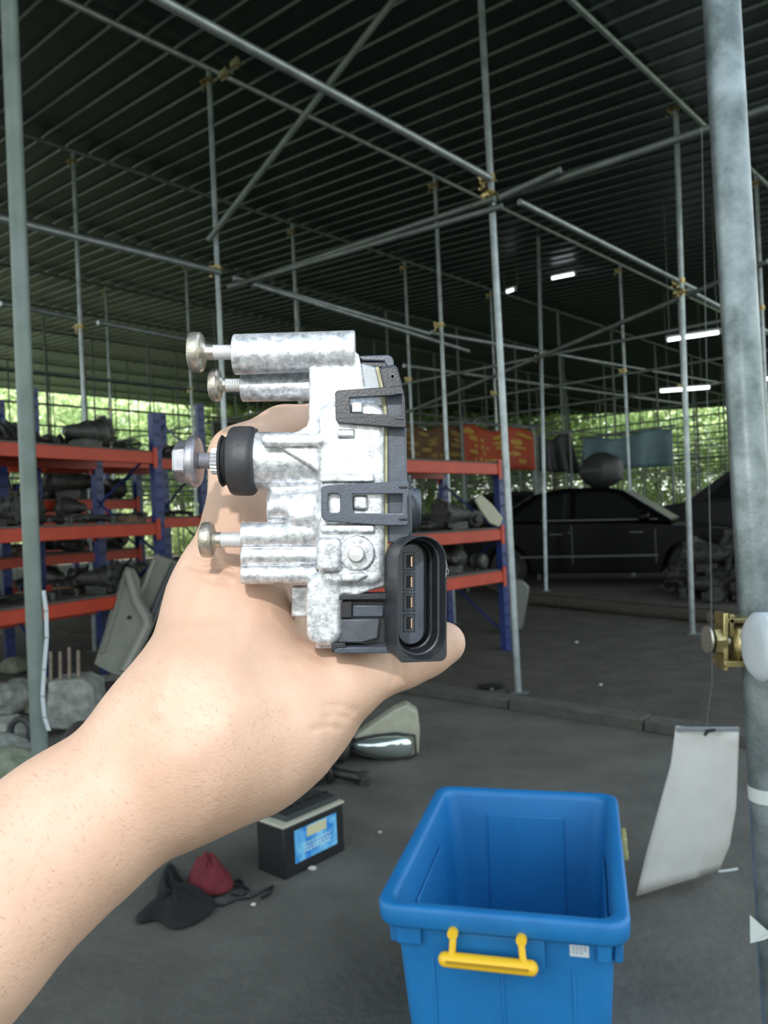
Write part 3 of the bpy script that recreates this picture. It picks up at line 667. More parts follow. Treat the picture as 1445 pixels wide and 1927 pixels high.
# cloths and cord
hull('black_cloth', [(322, 1622), (352, 1668), (400, 1682), (416, 1712), (385, 1742), (326, 1760), (292, 1740), (254, 1748), (250, 1730), (288, 1700), (300, 1650)], 0, mat('black_fabric', (.004, .004, .004), .95, 0, (.009, .009, .009), 30), 'crumpled black cloth lying on the concrete floor', 'cloth', .06, fold=.2, seed=3)
hull('red_cloth', [(366, 1640), (392, 1640), (420, 1655), (446, 1672), (430, 1690), (390, 1697), (356, 1690), (350, 1662)], .0, mat('red_fabric', (.08, .006, .010), .9, 0, (.14, .012, .02), 30), 'crumpled dark red cloth peaked beside the black cloth', 'cloth', .12, fold=.12, seed=5)
g = G(); g.path([PZ(x, y, .012) for x, y in ((392, 1700), (420, 1702), (447, 1690), (470, 1688), (498, 1674), (514, 1668), (508, 1682), (492, 1690))], .006, 6)
g.path([PZ(x, y, .012) for x, y in ((436, 1680), (455, 1684), (468, 1676), (458, 1668), (440, 1668), (430, 1660), (448, 1656), (456, 1662))], .007, 6)
tag(g.build('cord', BLKP, origin=PZ(440, 1690)), 'thin black cord curled right of the red cloth', 'cord')
BIT = mat('pale_chip', (.5, .48, .42), .7)
for i, (x, y, s_) in enumerate(((588, 1638, .018), (477, 1705, .012), (466, 1690, .01), (715, 1568, .01), (925, 1298, .02), (1085, 1210, .02), (1130, 1290, .015))):
    p = PZ(x, y, .0 if y > 1340 else gl); tag(rock(p, (s_, s_ * .7, s_), 40 + i).build('pebble', BIT, origin=p, smooth=False), 'tiny pale chip lying loose on the ground', 'pebble', 'pale chips on the ground')
# headlight unit
hc = PZ(735, 1432); hd = hc.y
HL = thing('headlight_unit', hc, 'loose car headlight with shiny lens lying on the concrete floor', 'headlight')
def hp(x, y, o): return P(x, y, hd + o)
front = [(650, 1404), (668, 1392), (705, 1384), (745, 1380), (780, 1384), (783, 1420), (760, 1430), (715, 1428), (680, 1420)]
back = [(655, 1398), (672, 1384), (704, 1362), (742, 1336), (765, 1326), (786, 1340), (790, 1372), (788, 1418), (762, 1428), (715, 1424), (680, 1416)]
g = G(); g.prism([hp(x, y, .03) for x, y in back], CF * .12); g.build('housing', mat('dusty_housing', (.27, .27, .20), .45, 0, (.36, .36, .29), 12), HL, bevel=.012, origin=hc)
g = G(); n_ = len(front); c_ = hp(722, 1408, -.07)
rs = [[hp(x, y, .03) for x, y in front], [hp(722 + (x - 722) * .93, 1407 + (y - 1407) * .9, -.015) for x, y in front], [hp(722 + (x - 722) * .7, 1407 + (y - 1407) * .6, -.045) for x, y in front], [hp(722 + (x - 722) * .25, 1407 + (y - 1407) * .2, -.06) for x, y in front]]
g.rings(rs); g.build('lens', mat('chrome_lens', (.62, .70, .68), .12, .85), HL, origin=hc, sub=2, angle=180)
g = G(); g.path([hp(x, y, .01) for x, y in front], .008, 6, closed=True); g.build('lens_rim', BLKP, HL, origin=hc)
# dark parts behind the battery
for i, (x, y, k, s_) in enumerate(((520, 1490, 3, 1.1), (560, 1475, 4, 1.2), (595, 1455, 2, 1.1), (625, 1440, 0, 1.3), (630, 1470, 5, 1.1), (575, 1440, 5, 1.2), (600, 1420, 4, 1.2), (550, 1455, 1, 1.), (640, 1410, 5, 1.2))):
    place(k, PZ(x, y), 'heaped on the floor behind the battery', s=s_)
# weed tuft, small dark clod
p = PZ(925, 1296, gl); tag(rock(p, (.12, .07, .04), 77).build('dark_clod', DARK, origin=p), 'dark clod on the ground left of the tall thin post foot', 'clod')
# grey bag leaning at right rack end
hb = PZ(955, 1150, gl); g = G(); pts = [P(x, y, 8.6) for x, y in ((942, 1105), (960, 1088), (985, 1092), (998, 1105), (985, 1185), (968, 1190), (942, 1190))]
g.prism(pts, CF * .12); tag(g.build('grey_cover', mat('grey_film', (.10, .11, .10), .4), bevel=.03, origin=pts[0]), 'grey plastic cover leaning at the foot of the right rack', 'cover')
pts = [P(x, y, 6.9) for x, y in ((893, 940), (905, 930), (925, 948), (947, 975), (940, 992), (922, 985), (905, 962))]
g = G(); g.prism(pts, CF * .06); tag(g.build('cream_part', mat('cream_plastic', (.36, .36, .28), .6), bevel=.01, origin=pts[0]), 'cream plastic piece among the dark parts at the right rack end', 'car part')

# ---------------------------------------------------------------- blue bin
q = .9; zr = EYE - q
nl, nr, fr, flt = [PZ(x, y, zr) for x, y in ((691, 1698), (1166, 1744), (1176, 1492), (833, 1478))]
wx = ((nr - nl) + (fr - flt)).normalized(); ly = ((flt - nl) + (fr - nr)); ly = (ly - wx * ly.dot(wx)).normalized()
bw = ((nr - nl).length + (fr - flt).length) / 2; bl = ((flt - nl).length + (fr - nr).length) / 2
cc = (nl + nr + fr + flt) / 4; cc.z = 0
bin_ = thing('storage_bin', cc, 'open blue plastic storage bin with a yellow handle on the floor', 'bin')
def rrect(hw, hl, r, z, n=6):
    o = []
    for (sx, sy, a0) in ((1, -1, -90), (1, 1, 0), (-1, 1, 90), (-1, -1, 180)):
        for k in range(n + 1):
            a = math.radians(a0 + 90 * k / n); o.append(cc + wx * (sx * (hw - r) + r * math.cos(a)) + ly * (sy * (hl - r) + r * math.sin(a)) + UP * z)
    return o
hw, hl = bw / 2, bl / 2
g = G(); T = .035; 
def tp(z): return T * (1 - z / zr)
rs = [rrect(hw - .035 - T, hl - .035 - T, .05, .0), rrect(hw - .030 - tp(.2), hl - .030 - tp(.2), .05, .2), rrect(hw - .030 - tp(zr - .06), hl - .030 - tp(zr - .06), .05, zr - .06),
      rrect(hw - .030, hl - .030, .05, zr - .058), rrect(hw - .006, hl - .006, .05, zr - .052), rrect(hw - .002, hl - .002, .05, zr - .045), rrect(hw, hl, .05, zr - .010), rrect(hw - .003, hl - .003, .05, zr - .002), rrect(hw - .009, hl - .009, .045, zr),
      rrect(hw - .026, hl - .026, .04, zr - .001), rrect(hw - .034, hl - .034, .04, zr - .006), rrect(hw - .037, hl - .037, .04, zr - .02), rrect(hw - .040 - tp(.25), hl - .040 - tp(.25), .045, .25), rrect(hw - .040 - tp(.02), hl - .040 - tp(.02), .045, .02), rrect(hw - .06 - T, hl - .06 - T, .04, .008)]
g.rings(rs); g.build('tub', BIN, bin_, origin=cc, angle=50)
# raised panels on inside and outside of the walls
def wallbox(u, side, z0, z1, w_, th, outward, nm='rib', m=BIN, bev=.004):
    n = {'near': -ly, 'far': ly, 'left': -wx, 'right': wx}[side]; a = wx if side in ('near', 'far') else ly; half = hl if side in ('near', 'far') else hw
    zc = (z0 + z1) / 2; off = half - .030 - tp(zc) if outward else half - .040 - tp(zc)
    slope = (T / zr)
    az = (UP + n * slope).normalized()
    g = G(); g.box(cc + n * (off + (th / 2 - .001 if outward else -th / 2 + .001)) + a * u + UP * zc, w_, th, z1 - z0, a, n, az); return g.build(nm, m, bin_, bevel=bev, origin=cc)
wallbox(.0, 'far', .06, zr - .07, .24, .006, False, 'wall_panel')
wallbox(-.0, 'left', .06, zr - .10, .34, .006, False, 'wall_panel')
wallbox(-.0, 'right', .06, zr - .10, .34, .006, False, 'wall_panel')
for u in (-.16, .0, .16): wallbox(u, 'near', .03, zr - .13, .006, .005, True, 'rib')
wallbox(0, 'near', zr - .135, zr - .058, .2, .018, True, 'handle_boss')
for sd in ('left', 'right'): wallbox(-hl + .1, sd, zr - .12, zr - .05, .07, .02, True, 'skirt')
wallbox(-hw + .075, 'near', zr - .1, zr - .05, .06, .016, True, 'skirt'); wallbox(hw - .06, 'near', zr - .1, zr - .05, .03, .016, True, 'skirt')
hn = thing('handle', cc, None, None); hn.parent = bin_; hn.location = (0, 0, 0)
yo = -ly * (hl + .0)
def hpnt(u, z, o=.012): return cc - ly * (hl - .02 + o) + wx * u + UP * z
g = G(); u0, u1 = -.112, .062
pz = zr - .028
for ua, sg in ((u0, 1), (u1, -1)):
    g = G(); g.path([hpnt(ua + .01 * sg, pz - .022, .022), hpnt(ua + .01 * sg, pz - .035, .026), hpnt(ua + .008 * sg, pz - .06, .03), hpnt(ua, pz - .072, .032)], .008, 8)
    g.lathe(hpnt(ua + .01 * sg, pz - .02, .012), -ly, [(0, .012), (.02, .012)], 12); g.build('handle_arm', YEL, hn, origin=cc)
g = G(); g.tube(hpnt(u0 - .012, pz - .078, .03), hpnt(u1 + .012, pz - .078, .03), .0165, 16)
g.lathe(hpnt(u0 - .012, pz - .078, .03), -wx, [(0, .0165), (.006, .014), (.011, .008), (.013, .001)], 16); g.lathe(hpnt(u1 + .012, pz - .078, .03), wx, [(0, .0165), (.006, .014), (.011, .008), (.013, .001)], 16)
g.build('grip', YEL, hn, origin=cc)
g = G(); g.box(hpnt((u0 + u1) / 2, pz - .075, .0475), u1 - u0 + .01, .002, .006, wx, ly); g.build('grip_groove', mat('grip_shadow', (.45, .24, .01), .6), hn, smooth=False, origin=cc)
so_ = hpnt(.175, zr - .085, -.005)
so_ = cc - ly * (hl - .030 - tp(zr - .085) + .0008) + wx * .175 + UP * (zr - .083)
g = G(); g.box(so_, .042, .001, .026, wx, ly); stk = g.build('sticker', mat('white_sticker', (.55, .58, .62), .5), bin_, smooth=False, origin=cc, label='small white sticker with faint grey print')
g = G()
for r_, zz in enumerate((.008, .002, -.004)):
    for k in range(4 if r_ < 2 else 3): g.box(so_ - ly * .0008 + wx * (-.013 + k * .0085) + UP * zz, .006, .0006, .003, wx, ly)
g.build('faint_print', mat('grey_print', (.28, .32, .38), .7), stk, smooth=False, origin=cc)
g = G(); pq = cc + wx * (hw + .006) + ly * (hl - .30) + UP * (zr - .03); g.box(pq, .014, .08, .05, wx, ly); g.box(pq - UP * .035, .02, .03, .02, wx, ly); g.build('side_latch', mat('olive_latch', (.30, .28, .12), .5), bin_, bevel=.003, origin=cc)

# ---------------------------------------------------------------- hanging white sheet
Wt = 2.72
wp = thing('white_sheet', P(1330, 1365, Wt), 'white curved plastic sheet hanging by a wire left of the large pole', 'sheet')
cols = []
left = [(1272, 1366), (1262, 1440), (1240, 1520), (1215, 1610), (1197, 1686)]; right = [(1390, 1372), (1387, 1450), (1384, 1520), (1372, 1590), (1352, 1638)]
nu, nv = 14, 12; vs = []
def ip(a, t):
    u = t * (len(a) - 1); k = min(int(u), len(a) - 2); f = u - k; return a[k][0] * (1 - f) + a[k + 1][0] * f, a[k][1] * (1 - f) + a[k + 1][1] * f
for j in range(nv + 1):
    for i in range(nu + 1):
        l_ = ip(left, j / nv); r_ = ip(right, j / nv); f = i / nu; x = l_[0] * (1 - f) + r_[0] * f; y = l_[1] * (1 - f) + r_[1] * f
        o = .03 * math.sin(f * 3.1) + (.16 if f > .72 else 0) * (f - .72) / .28 * (.25 + .75 * j / nv) ; vs.append(P(x, y, Wt + o))
fs = [(j * (nu + 1) + i, j * (nu + 1) + i + 1, (j + 1) * (nu + 1) + i + 1, (j + 1) * (nu + 1) + i) for j in range(nv) for i in range(nu)]
g = G(); g.add(vs, fs); g.build('sheet', WHITE, wp, origin=P(1330, 1365, Wt), solid=.004)
g = G(); g.box((P(1272, 1369, Wt) + P(1390, 1375, Wt)) / 2, .222, .012, .016, CR, CF, CD); g.build('metal_edge', mat('edge_strip', (.22, .24, .26), .4, .6), wp, origin=P(1330, 1365, Wt), bevel=.002)
g = G(); g.path([P(1325, 1384, Wt - .01), P(1332, 1376, Wt - .012), P(1345, 1374, Wt - .01)], .006, 8); g.build('hook', DARK, wp, origin=P(1330, 1365, Wt))
g = G(); pts = [P(1330, 1366, Wt), P(1333, 1330, Wt), P(1340, 1290, Wt), P(1338, 1100, Wt), P(1320, 240, Wt + .4)]
g.path(pts, .0012, 5); g.build('hanging_wire', STEELD, wp, origin=P(1330, 1365, Wt))
g = G(); g.path([P(1352, 1640, Wt), P(1370, 1638, Wt), P(1388, 1635, Wt)], .004, 6); g.build('stick', TAPE, wp, origin=P(1330, 1365, Wt))

# ================================================================ CARS
def car(o, fwd, lab, paint, hs=1., wsc=None):
    f = Vector(fwd).normalized(); s = Vector((f.y, -f.x, 0)); t = thing('car', o, lab, 'car')       # s = right side of the car, towards the camera
    def Q(x, y, z): return o + f * x + s * y + UP * z * hs
    prof = [(-2.2, .35), (-2.25, .62), (-2.15, .92), (-1.6, .98), (-.9, .97), (.6, .93), (1.0, .90), (1.9, .80), (2.2, .66), (2.25, .40), (2.1, .22), (1.75, .22)]
    arch = lambda cx: [(cx + .36 * math.cos(a), .30 + .36 * math.sin(a)) for a in [math.radians(k) for k in range(10, 171, 20)]]
    low = prof + arch(1.38) + [(.98, .2), (-.95, .2)] + arch(-1.36) + [(-1.76, .25)]
    g = G(); rs = []
    for y, k in ((-.86, .93), (-.80, 1), (.80, 1), (.86, .93)):
        rs.append([Q(x * (1 if abs(y) < .85 else .99), y, .55 + (z - .55) * k) for x, z in low])
    g.rings(rs); g.build('body', paint, t, origin=o, angle=30)
    # greenhouse
    base_ = [(-1.75, .95), (-1.0, .97), (1.05, .92)]; gh = [(-1.7, .96), (-.95, 1.38), (-.5, 1.46), (.15, 1.45), (.45, 1.38), (1.15, .92)]
    g = G(); rs = []
    for y0 in (-1, 1): rs.append([Q(x, y0 * (.78 - (z - .92) * .34), z) for x, z in gh])
    g.rings(rs); g.build('cabin', paint, t, origin=o, angle=30)
    g = G(); yy = lambda z: .785 - (z - .92) * .34
    for y0 in (-1, 1):
        for a in ([(-1.35, .99), (-.85, 1.34), (-.35, 1.38), (-.35, .99)], [(-.27, .99), (-.27, 1.38), (.1, 1.38), (.38, 1.33), (.85, .98)]):
            g = G(); g.prism([Q(x, y0 * yy(z), z) for x, z in a], s * (.006 * y0)); g.build('side_window', GLASS, t, smooth=False, origin=o)
    g = G(); g.prism([Q(1.13, -.70, .94), Q(1.13, .70, .94), Q(.47, .58, 1.375), Q(.47, -.58, 1.375)], (f * .4 + UP * .6) * .02); g.build('windscreen', DUSTG, t, smooth=False, origin=o)
    g = G(); g.prism([Q(-1.66, -.70, .98), Q(-1.66, .70, .98), Q(-.98, .58, 1.36), Q(-.98, -.58, 1.36)], (-f * .4 + UP * .6) * .02); g.build('rear_window', GLASS, t, smooth=False, origin=o)
    for x in (-1.36, 1.38):
        for y0 in (-1, 1):
            g = G(); g.lathe(Q(x, y0 * .62, .31 / hs), s * y0, [(0, .2), (0, .30), (.03, .31), (.17, .31), (.2, .29), (.2, .2)], 24, cap=False); wl_ = g.build('wheel', TYRE, t, origin=o)
            g = G(); g.lathe(Q(x, y0 * .70, .31 / hs), s * y0, [(0, .2), (.1, .2), (.06, .05), (.1, .03)], 10); g.build('rim', OILG, wl_, origin=o)
    g = G()
    for y0 in (-1, 1):
        g.box(Q(-.31, y0 * .868, .62), .012, .01, .6, f, s); g.box(Q(.92, y0 * .868, .58), .012, .01, .5, f, s); g.box(Q(-.1, y0 * .875, .45), 2.1, .02, .03, f, s); g.box(Q(-.35, y0 * .875, .8), .02, .01, .03, f, s)
    g.build('door_gap', mat('chrome_strip', (.05, .05, .055), .3), t, origin=o)
    g = G()
    for y0 in (-1, 1): g.box(Q(-.55, y0 * .88, .78), .2, .03, .03, f, s); g.box(Q(.65, y0 * .88, .78), .2, .03, .03, f, s)
    g.build('door_handle', mat('chrome_strip', (.05, .05, .055), .3), t, bevel=.008, origin=o)
    g = G()
    for y0 in (-1, 1): g.box(Q(.78, y0 * .95, 1.0), .16, .2, .13, f, s)
    g.build('mirror', paint, t, bevel=.04, seg=3, origin=o)
    g = G(); g.prism([Q(-.8, yy(1.0), .975), Q(.95, yy(1.0) + .01, .945), Q(.95, yy(1.0) + .01, .965), Q(-.8, yy(1.0), .995)], s * .02); g.build('belt_trim', mat('chrome_strip', (.05, .05, .055), .3), t, origin=o)
    return t
car(Vector((3.55, 12.6, .2)), (.88, -.42, 0), 'black wrecked saloon car parked side on right of the racks', CAR, 1.06)
car(Vector((7.6, 14.6, .2)), (.88, -.42, 0), 'dusty dark car behind the black saloon, beside the large pole', CARG, 1.3)
car(Vector((3.2, 17.5, .2)), (.88, -.42, 0), 'dark car parked farther back behind the black saloon', CARG, 1.15)
# things on the cars
p = P(1132, 905, 12.7); tag(rock(Vector((p.x, p.y, 1.72)), (.42, .3, .62), 9).build('car_seat_bundle', RUB, origin=p, bevel=.05), 'dark rounded bundle lying on the roof of the black car', 'bundle')
# wreck parts heap at its nose
for i in range(26):
    p = Vector((random.uniform(4.0, 5.1), random.uniform(9.3, 10.8), .2 )); place(random.choice((0, 1, 2, 4, 5)), p, 'by the black car nose', s=random.uniform(1.6, 2.4))
for i in range(12):
    p = Vector((random.uniform(4.2, 5.0), random.uniform(9.6, 10.6), random.uniform(.45, .6))); place(random.choice((2, 4, 5)), p, 'by the black car nose', s=random.uniform(1.8, 2.4))
def drape(name, outl, d, m, lab, cat='tarpaulin', wob=.12, sag=.0):
    pts = [P(x, y, d) for x, y in outl]; n = 16; vs = []
    tl, tr, br, bl_ = pts
    for j in range(9):
        for i in range(n + 1):
            f = i / n; h = j / 8; p = (tl * (1 - f) + tr * f) * (1 - h) + (bl_ * (1 - f) + br * f) * h
            p = p + CF * (wob * math.sin(f * 17) * (.4 + h)) + UP * (.06 * math.sin(f * 9 + 1) * (1 - h)); vs.append(p)
    fs = [(j * (n + 1) + i, j * (n + 1) + i + 1, (j + 1) * (n + 1) + i + 1, (j + 1) * (n + 1) + i) for j in range(8) for i in range(n)]
    g = G(); g.add(vs, fs); o_ = tag(g.build(name, m, origin=tl, solid=.01, angle=80), lab, cat)
    for k_, e_ in enumerate((tl, tr)): 
        g = G(); g.tube((e_.x, e_.y, gl), e_ + UP * .08, .03, 6); tag(g.build('tarpaulin_pole', STEELD, origin=(e_.x, e_.y, gl)), ('left' if k_ == 0 else 'right') + ' pole holding up the ' + lab.split(' ')[0] + ' ' + name.replace('_', ' '), 'pole')
    g = G(); g.tube(tl + UP * .06 - CR * .1, tr + UP * .06 + CR * .1, .03, 6); g.build('hanging_rail', STEELD, o_, origin=tl)
    return o_, pts
def blotches(o, pts, n, m, seed, wob=.05):
    """faded block lettering, no longer legible: broad worn strokes lying on the cloth"""
    rr = random.Random(seed); tl, tr, br, bl_ = pts; g = G()
    for k in range(n):
        u0 = (k + .12) / n; w_ = .76 / n
        for q in range(5):
            u = u0 + rr.uniform(0, w_); v = .18 + q * .15 + rr.uniform(-.03, .03); du = rr.uniform(.25, .6) * w_; dv_ = rr.uniform(.04, .09)
            c = []
            for a in range(8):
                uu = u + du * math.cos(a * .785) * rr.uniform(.7, 1); vv = v + dv_ * math.sin(a * .785) * rr.uniform(.7, 1.1)
                h = vv; c.append((tl * (1 - uu) + tr * uu) * (1 - h) + (bl_ * (1 - uu) + br * uu) * h + CF * (wob * math.sin(uu * 17) * (.4 + h) - .012) + UP * (.06 * math.sin(uu * 9 + 1) * (1 - h)))
            g.prism(c, CF * .006)
    return g.build('lettering', m, o, smooth=False, origin=tl, stuff=True, label='faded yellow worn lettering')
o, pts = drape('printed_banner', [(868, 800), (1003, 812), (1006, 885), (868, 880)], 13.5, mat('orange_banner_cloth', (.20, .025, .008), .7, 0, (.34, .05, .012), 1.5), 'orange red banner with faded yellow lettering behind the right rack', 'banner', .05)
blotches(o, pts, 3, mat('faded_yellow_print', (.34, .20, .03), .7), 3)
o, pts = drape('printed_banner', [(755, 800), (868, 806), (868, 872), (755, 870)], 13.8, mat('brown_banner_cloth', (.07, .035, .012), .7, 0, (.12, .06, .02), 1.5), 'brown banner with pale worn lettering left of the orange red one', 'banner', .05)
blotches(o, pts, 3, mat('worn_tan_print', (.24, .16, .04), .7), 8)
drape('blue_tarpaulin', [(1098, 830), (1262, 806), (1262, 878), (1092, 882)], 17, mat('blue_grey_tarp', (.05, .10, .12), .6, 0, (.09, .16, .19), 1), 'greyish blue tarpaulin hung behind the cars', wob=.1)
drape('black_tarpaulin', [(1010, 826), (1072, 818), (1094, 892), (1008, 886)], 15, mat('black_tarp', (.015, .015, .022), .6), 'black tarpaulin hung right of the orange banner', wob=.06)
drape('dark_tarpaulin', [(400, 800), (640, 790), (640, 850), (400, 850)], 15, mat('dark_brown_tarp', (.03, .028, .02), .7), 'dark brown tarpaulin hung far behind the left racks', wob=.06)
#@@MOTOR
# ================================================================ MOTOR (c units = 0.1 mm, measured on its own plane)
D0 = .36; KC = D0 / F / 2.4914; PCX, PCY = 1002.7, 934.3; DU = D0 / KC
def sf(h): return (DU - h) / DU
def fx(x, h): return PCX + (x - PCX) * sf(h)
def fy(y, h): return PCY + (y - PCY) * sf(h)
def Mt(x, y, h): return CP + CF * (D0 - h * KC) + CR * ((x - PCX) * KC) + CD * ((y - PCY) * KC)   # true local units
def M(x, y, h, hf=None):
    hf = h if hf is None else hf; return Mt(fx(x, hf), fy(y, hf), h)
mot = thing('wiper_motor', Mt(850, 1000, 0), 'cast aluminium wiper motor with black plastic cover and connector, gripped in the hand', 'motor part')
MO = Vector(mot.location)
st = 5.
gx = np.arange(270, 1060, st, dtype=np.float32); gy = np.arange(20, 1600, st, dtype=np.float32); gh = np.arange(-280, 240, st, dtype=np.float32)
SX = gx[:, None, None]; SY = gy[None, :, None]; SH = gh[None, None, :]
FV = np.full((len(gx), len(gy), len(gh)), 1e3, np.float32)
def uni(f, bb, k=14.):
    x0, x1, y0, y1 = bb; m = 60
    i0, i1 = np.searchsorted(gx, x0 - m), np.searchsorted(gx, x1 + m); j0, j1 = np.searchsorted(gy, y0 - m), np.searchsorted(gy, y1 + m)
    d = f(SX[i0:i1], SY[:, j0:j1], SH).astype(np.float32); FV[i0:i1, j0:j1] = smin(FV[i0:i1, j0:j1], d, k)
def ext(d2, hz, z0, z1, r):
    a = d2 + r; b = np.abs(hz - (z0 + z1) / 2) - (z1 - z0) / 2 + r
    return np.minimum(np.maximum(a, b), 0) + np.sqrt(np.maximum(a, 0) ** 2 + np.maximum(b, 0) ** 2) - r
def bx2(X, Y, x0, x1, y0, y1, rc):
    a = np.abs(X - (x0 + x1) / 2) - (x1 - x0) / 2 + rc; b = np.abs(Y - (y0 + y1) / 2) - (y1 - y0) / 2 + rc
    return np.sqrt(np.maximum(a, 0) ** 2 + np.maximum(b, 0) ** 2) + np.minimum(np.maximum(a, b), 0) - rc
def BX(x0, x1, y0, y1, z0, z1, rc=20, r=14, k=14., hf=None):
    hf = z1 if hf is None else hf; a0, a1, b0, b1 = fx(x0, hf), fx(x1, hf), fy(y0, hf), fy(y1, hf)
    uni(lambda X, Y, Z: ext(bx2(X, Y, a0, a1, b0, b1, rc), Z, z0, z1, r), (a0, a1, b0, b1), k)
def CY(x0, x1, y0, y1, r0, r1, h, e=8, k=14., hf=0):
    a0, a1, b0, b1 = fx(x0, hf), fx(x1, hf), fy(y0, hf), fy(y1, hf); r0 *= sf(hf); r1 *= sf(hf)
    def f(X, Y, Z):
        t = np.clip((X - a0) / (a1 - a0), 0, 1); yc = b0 + (b1 - b0) * t; rr = r0 + (r1 - r0) * t
        d = np.sqrt((Y - yc) ** 2 + (Z - h) ** 2) - rr + e; b = np.abs(X - (a0 + a1) / 2) - (a1 - a0) / 2 + e
        return np.minimum(np.maximum(d, b), 0) + np.sqrt(np.maximum(d, 0) ** 2 + np.maximum(b, 0) ** 2) - e
    uni(f, (a0, a1, min(b0, b1) - r0, max(b0, b1) + r0), k)
def PG(pts, z0, z1, r=10, k=14., hf=None):
    hf = z1 if hf is None else hf; q = [(fx(x, hf), fy(y, hf)) for x, y in pts]
    def f(X, Y, Z):
        X, Y = np.broadcast_arrays(X[:, :, :1], Y[:, :, :1]); d = np.full(X.shape, 1e9); s = np.ones(X.shape)
        n = len(q); j = n - 1
        for i in range(n):
            ex, ey = q[j][0] - q[i][0], q[j][1] - q[i][1]; wx_, wy_ = X - q[i][0], Y - q[i][1]
            t = np.clip((wx_ * ex + wy_ * ey) / (ex * ex + ey * ey), 0, 1); d = np.minimum(d, (wx_ - ex * t) ** 2 + (wy_ - ey * t) ** 2)
            c1 = Y >= q[i][1]; c2 = Y < q[j][1]; c3 = ex * wy_ > ey * wx_
            s = np.where((c1 & c2 & c3) | (~c1 & ~c2 & ~c3), -s, s); j = i
        return ext(np.sqrt(d) * s, Z, z0, z1, r)
    xs = [a for a, _ in q]; ys = [b for _, b in q]; uni(f, (min(xs), max(xs), min(ys), max(ys)), k)
CY(300, 868, 168, 148, 94, 92, 40, hf=40)                      # upper barrel
PG([(650, 235), (700, 190), (862, 150), (885, 165), (915, 318), (1004, 332), (1004, 700), (690, 700), (668, 590), (640, 560), (612, 545), (560, 541), (560, 537), (600, 525), (640, 500), (650, 470)], -160, 95, 12)
CY(335, 670, 320, 318, 68, 66, -105, hf=-105)                    # small barrel
CY(388, 720, 662, 662, 136, 134, -40, k=6.)                     # central boss
BX(424, 720, 536, 596, -60, 160, 26, 20, 5.)                  # web arm
PG([(480, 585), (700, 575), (700, 716)], -20, 124, 6, 5.)      # gusset
BX(695, 1005, 392, 1252, -255, 150, 62, 30, 22.)               # gear box
BX(455, 720, 770, 1000, -200, 20, 20, 30, 26.)                 # lower left body
CY(455, 720, 880, 870, 60, 70, 30, 20, 40., 60)
CY(560, 720, 930, 925, 30, 40, 75, 20, 40., 100)
BX(329, 690, 962, 1246, -130, 18, 10, 10, 10.)                 # lower barrels
CY(329, 690, 1014, 1012, 62, 60, 22, 6, 10., 60)
CY(329, 690, 1112, 1110, 42, 42, 34, 6, 8., 60)
CY(329, 690, 1200, 1200, 46, 46, 26, 6, 8., 60)
CY(560, 720, 1000, 990, 40, 60, 40, 20, 50., 60)
BX(684, 800, 1028, 1186, -100, 186, 26, 22, 10.)               # raised block
BX(636, 806, 1196, 1535, -200, 142, 66, 34, 18.)               # lower rounded block
BX(682, 780, 1400, 1546, -200, 100, 10, 8, 12.)
BX(566, 660, 1252, 1400, -260, -190, 10, 10, 10.)
PG([(796, 1180), (1003, 1150), (1003, 1252), (870, 1300), (796, 1290)], -200, 128, 10)
BX(704, 956, 729, 764, 100, 176, 8, 6, 6.); BX(706, 957, 967, 1001, 100, 176, 8, 6, 6.)
BX(786, 862, 520, 552, 100, 172, 4, 4, 5.)
PG([(800, 1198), (905, 1190), (925, 1206), (880, 1230), (800, 1232)], 100, 172, 6, 6.)
BX(860, 925, 832, 894, 100, 176, 12, 12, 6.); BX(850, 900, 388, 440, 100, 172, 6, 6, 6.)
a_, b_, r_ = fx(876, 165), fy(1100, 165), 78.
uni(lambda X, Y, Z: ext(np.sqrt((X - a_) ** 2 + (Y - b_) ** 2) - r_, Z, 60, 163, 4), (a_ - r_, a_ + r_, b_ - r_, b_ + r_), 4.)
# grooves between the lower barrels and a recess ring
FV = np.maximum(FV, -(np.sqrt((SY - fy(1158, 60)) ** 2 + (SH - 78) ** 2) + np.where((SX < fx(330, 60)) | (SX > fx(665, 60)), 60, 0) - 9)).astype(np.float32)
pos, fc = net(FV, (gx[0], gy[0], gh[0]), st)
wpos = np.array(CP)[None] + np.array(CF)[None] * (D0 - pos[:, 2:3] * KC) + np.array(CR)[None] * ((pos[:, 0:1] - PCX) * KC) + np.array(CD)[None] * ((pos[:, 1:2] - PCY) * KC)
net_obj('housing', wpos, fc, ALU, mot, MO)
def mb(g, name, m, parent=None, **kw):
    return g.build(name, m, parent or mot, origin=MO, **kw)
def cpr(pts, h0, h1, hf=None):                                   # prism: outline seen at h1, extruded back to h0
    hf = h1 if hf is None else hf; g = G(); g.prism([M(x, y, h1, hf) for x, y in pts], CF * ((h1 - h0) * KC)); return g
def cbx(g, x0, x1, y0, y1, h0, h1, hf=None):
    hf = h1 if hf is None else hf; g.prism([M(x, y, h1, hf) for x, y in ((x0, y0), (x1, y0), (x1, y1), (x0, y1))], CF * ((h1 - h0) * KC)); return g
def alath(name, m, xs, yc, h, hf, parent=None, n=32, **kw):      # lathe along the image x axis; xs = [(x, radius)]
    g = G(); p0 = Mt(fx(xs[0][0], hf), fy(yc, hf), h)
    g.lathe(p0, CR, [((fx(x, hf) - fx(xs[0][0], hf)) * KC, r * sf(hf) * KC) for x, r in xs], n, squash=(-CD, CF)); return mb(g, name, m, parent, **kw)
def thread(x0, x1, r, n, dr=3.5):
    o = [(x0, 1)] ; s_ = (x1 - x0) / n
    for i in range(n): o += [(x0 + i * s_, r - dr), (x0 + (i + .5) * s_, r)]
    return o + [(x1, r - dr), (x1, 1)]
